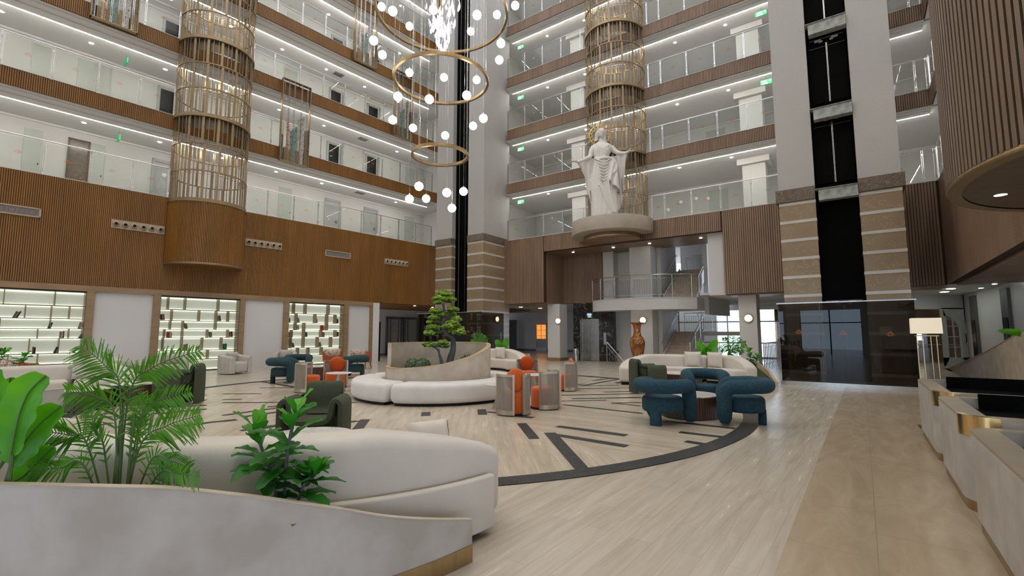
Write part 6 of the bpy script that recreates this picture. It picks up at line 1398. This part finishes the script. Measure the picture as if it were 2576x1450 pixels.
# lounge furniture glimpsed through the arched opening
def lounge(lab, p, rz):
    t = thing('lounge_armchair', lab, 'armchair', p, rz, 'brown armchairs in the far lounge')
    obj('backrest', MB().rprism(rrect(.62, .14, .06, c=(0,-.28)), .38, .95, .05), M['rust'], t, 60); obj('seat', MB().rprism(rrect(.6, .56, .08), .34, .48, .05), M['cushion'], t, 60)
    for x in (-.27, .27):
        obj('armrest', MB().box(x-.03, x+.03, -.26, .28, .60, .64), M['walleg'], t, None)
        for y in (-.26, .26): obj('leg', MB().box(x-.02, x+.02, y-.02, y+.02, 0, .62), M['walleg'], t, None)
    return t
l0 = lounge('brown lounge armchair seen through the opening left of the arched door', loc(FG, op0+1.2, 2.2), FG[1]+.4); dup(l0, loc(FG, op0+2.3, 4.2), FG[1]-1.2, 'brown lounge armchair deeper in the lounge behind the floor lamp')
t = thing('lounge_console', 'dark stone console table in the far lounge', 'table', loc(FG, op0+2.5, 2.6), FG[1]); obj('tabletop', MB().box(-.6, .6, -.25, .25, .72, .77), M['nero'], t, None); obj('cabinet_body', MB().box(-.5, .5, -.2, .2, 0, .72), M['walleg'], t, None)
print('FG opening', op0, ax0, ax1, ah, 'desk planter', pa, pb)

# ================================================================== PERSON on the upper left balcony
px_, pz_ = onf(FA, 944, 147, .55); pl = loc(FA, px_-.02, .55, FLZ[3])
t = thing('person', 'person in a white t-shirt and dark trousers bending forward behind the upper left railing', 'person', pl, A_ANG)
skin = pbr('warm_skin', (.45,.26,.18), .55, c2=(.50,.30,.21), sc=(9,9,9)); tee = pbr('white_tshirt', (.62,.63,.64), .9, c2=(.70,.71,.72), sc=(5,5,5)); tro = pbr('charcoal_trousers', (.03,.033,.045), .9, c2=(.05,.053,.065), sc=(5,5,5)); hr_ = pbr('dark_brown_hair', (.035,.022,.015), .7, c2=(.06,.04,.028), sc=(30,30,30)); sh_ = pbr('dark_shoe', (.02,.02,.02), .5, c2=(.04,.04,.04), sc=(5,5,5))
def fuse(mb, mat_, name, v=.012):
    o = obj(name, mb, mat_, t, 180); r = o.modifiers.new('fuse', 'REMESH'); r.mode = 'VOXEL'; r.voxel_size = v; r.use_smooth_shade = True; return o
def limb(mb, P, R, n=6): Q = smoothpath(P, n); N = len(Q)-1; mb.tube(Q, .05, 10, rr=[R[min(len(R)-2, int(i/N*(len(R)-1)))]*(1-(i/N*(len(R)-1)) % 1)+R[min(len(R)-1, min(len(R)-2, int(i/N*(len(R)-1)))+1)]*((i/N*(len(R)-1)) % 1) if i < N else R[-1] for i in range(N+1)])
b = MB(); hx = (.40, 0, 1.43)
b.ball(hx, (.095,.075,.115), 16, 12); b.ball((hx[0]+.05, 0, hx[2]-.07), (.05,.05,.05), 10, 8); b.ball((hx[0]+.095, 0, hx[2]-.02), (.02,.014,.02), 8, 6)
for sy in (-1, 1):
    b.ball((hx[0], sy*.075, hx[2]-.01), (.02,.012,.03), 8, 6)
    limb(b, [(.25,sy*.17,1.30), (.31,sy*.20,1.16), (.36,sy*.21,1.05), (.45,sy*.17,.97), (.53,sy*.13,.91)], [.052,.046,.040,.036,.027])
    b.ball((.565, sy*.12, .885), (.045,.035,.02), 10, 6)
    for k in range(4): limb(b, [(.59,sy*(.095+.017*k),.88), (.625,sy*(.092+.018*k),.862), (.645-.006*abs(k-1.5),sy*(.09+.018*k),.835)], [.009,.0085,.007], 3)
    limb(b, [(.56,sy*.09,.885), (.585,sy*.06,.875), (.61,sy*.055,.86)], [.011,.010,.008], 3)
limb(b, [(0,0,.95), (.08,0,1.08), (.17,0,1.2), (.26,0,1.31), (.33,0,1.37), (.38,0,1.41)], [.13,.12,.13,.12,.06,.055]); fuse(b, skin, 'body')
s_ = MB(); limb(s_, [(-.03,0,.93), (.04,0,1.04), (.13,0,1.17), (.21,0,1.27), (.28,0,1.33)], [.155,.15,.155,.15,.075])
for sy in (-1, 1): limb(s_, [(.22,sy*.12,1.29), (.27,sy*.185,1.24), (.31,sy*.205,1.15)], [.085,.075,.065])
fuse(s_, tee, 'tshirt')
q_ = MB(); q_.ball((-.03,0,.92), (.15,.165,.12), 14, 10)
for sy in (-1, 1): limb(q_, [(-.02,sy*.09,.88), (.02,sy*.10,.66), (.04,sy*.10,.48), (.0,sy*.11,.26), (-.03,sy*.11,.08)], [.095,.085,.066,.06,.055])
fuse(q_, tro, 'trousers')
h_ = MB(); h_.ball((hx[0]-.02, 0, hx[2]+.025), (.10,.085,.105), 14, 10); fuse(h_, hr_, 'hair')
for sy in (-1, 1): obj('shoe', MB().ball((.04, sy*.11, .045), (.14,.05,.045), 14, 8), sh_, t, 80)

# warm lights of the far lounge
t = thing('lounge_pendant', 'copper pendant of curved tubes glowing in the far lounge', 'pendant lamp', loc(FG, op0+1.2, 3.0, 0), FG[1])
for k in range(5): obj('copper_arc', MB().tube([(-.5+.22*k+.05*sin(a), 0, 2.55-.25*sin(a)) for a in [pi*j/8 for j in range(9)]], .02, 6), M['rust'], t)
obj('added_light_disc', MB().disc((0,0), .35, 3.02, 20, False), emit('added_warm_glow', (1,.72,.45), 14.), t, None); obj('rod', MB().tube([(0,0,2.4), (0,0,3.08)], .01, 6), M['brass'], t)  # emissive disc added above the arcs to brighten the lounge
t = thing('table_lamp', 'cream shaded table lamp glimpsed through the arched glass door', 'lamp', loc(FG, ax0+1.0, 2.4, 0), FG[1]); obj('side_table', MB().box(-.3, .3, -.3, .3, .0, .7), M['walleg'], t, None); obj('lamp_foot', MB().lathe([(0,.7), (.09,.7), (.03,.8), (.05,.95), (.02,1.1), (0,1.1)], 16), M['brass'], t); obj('lamp_shade', MB().lathe([(.22,1.08), (.17,1.38)], 24), emit('small_lamp_shade', (1,.8,.5), 3., (.8,.7,.5)), t)
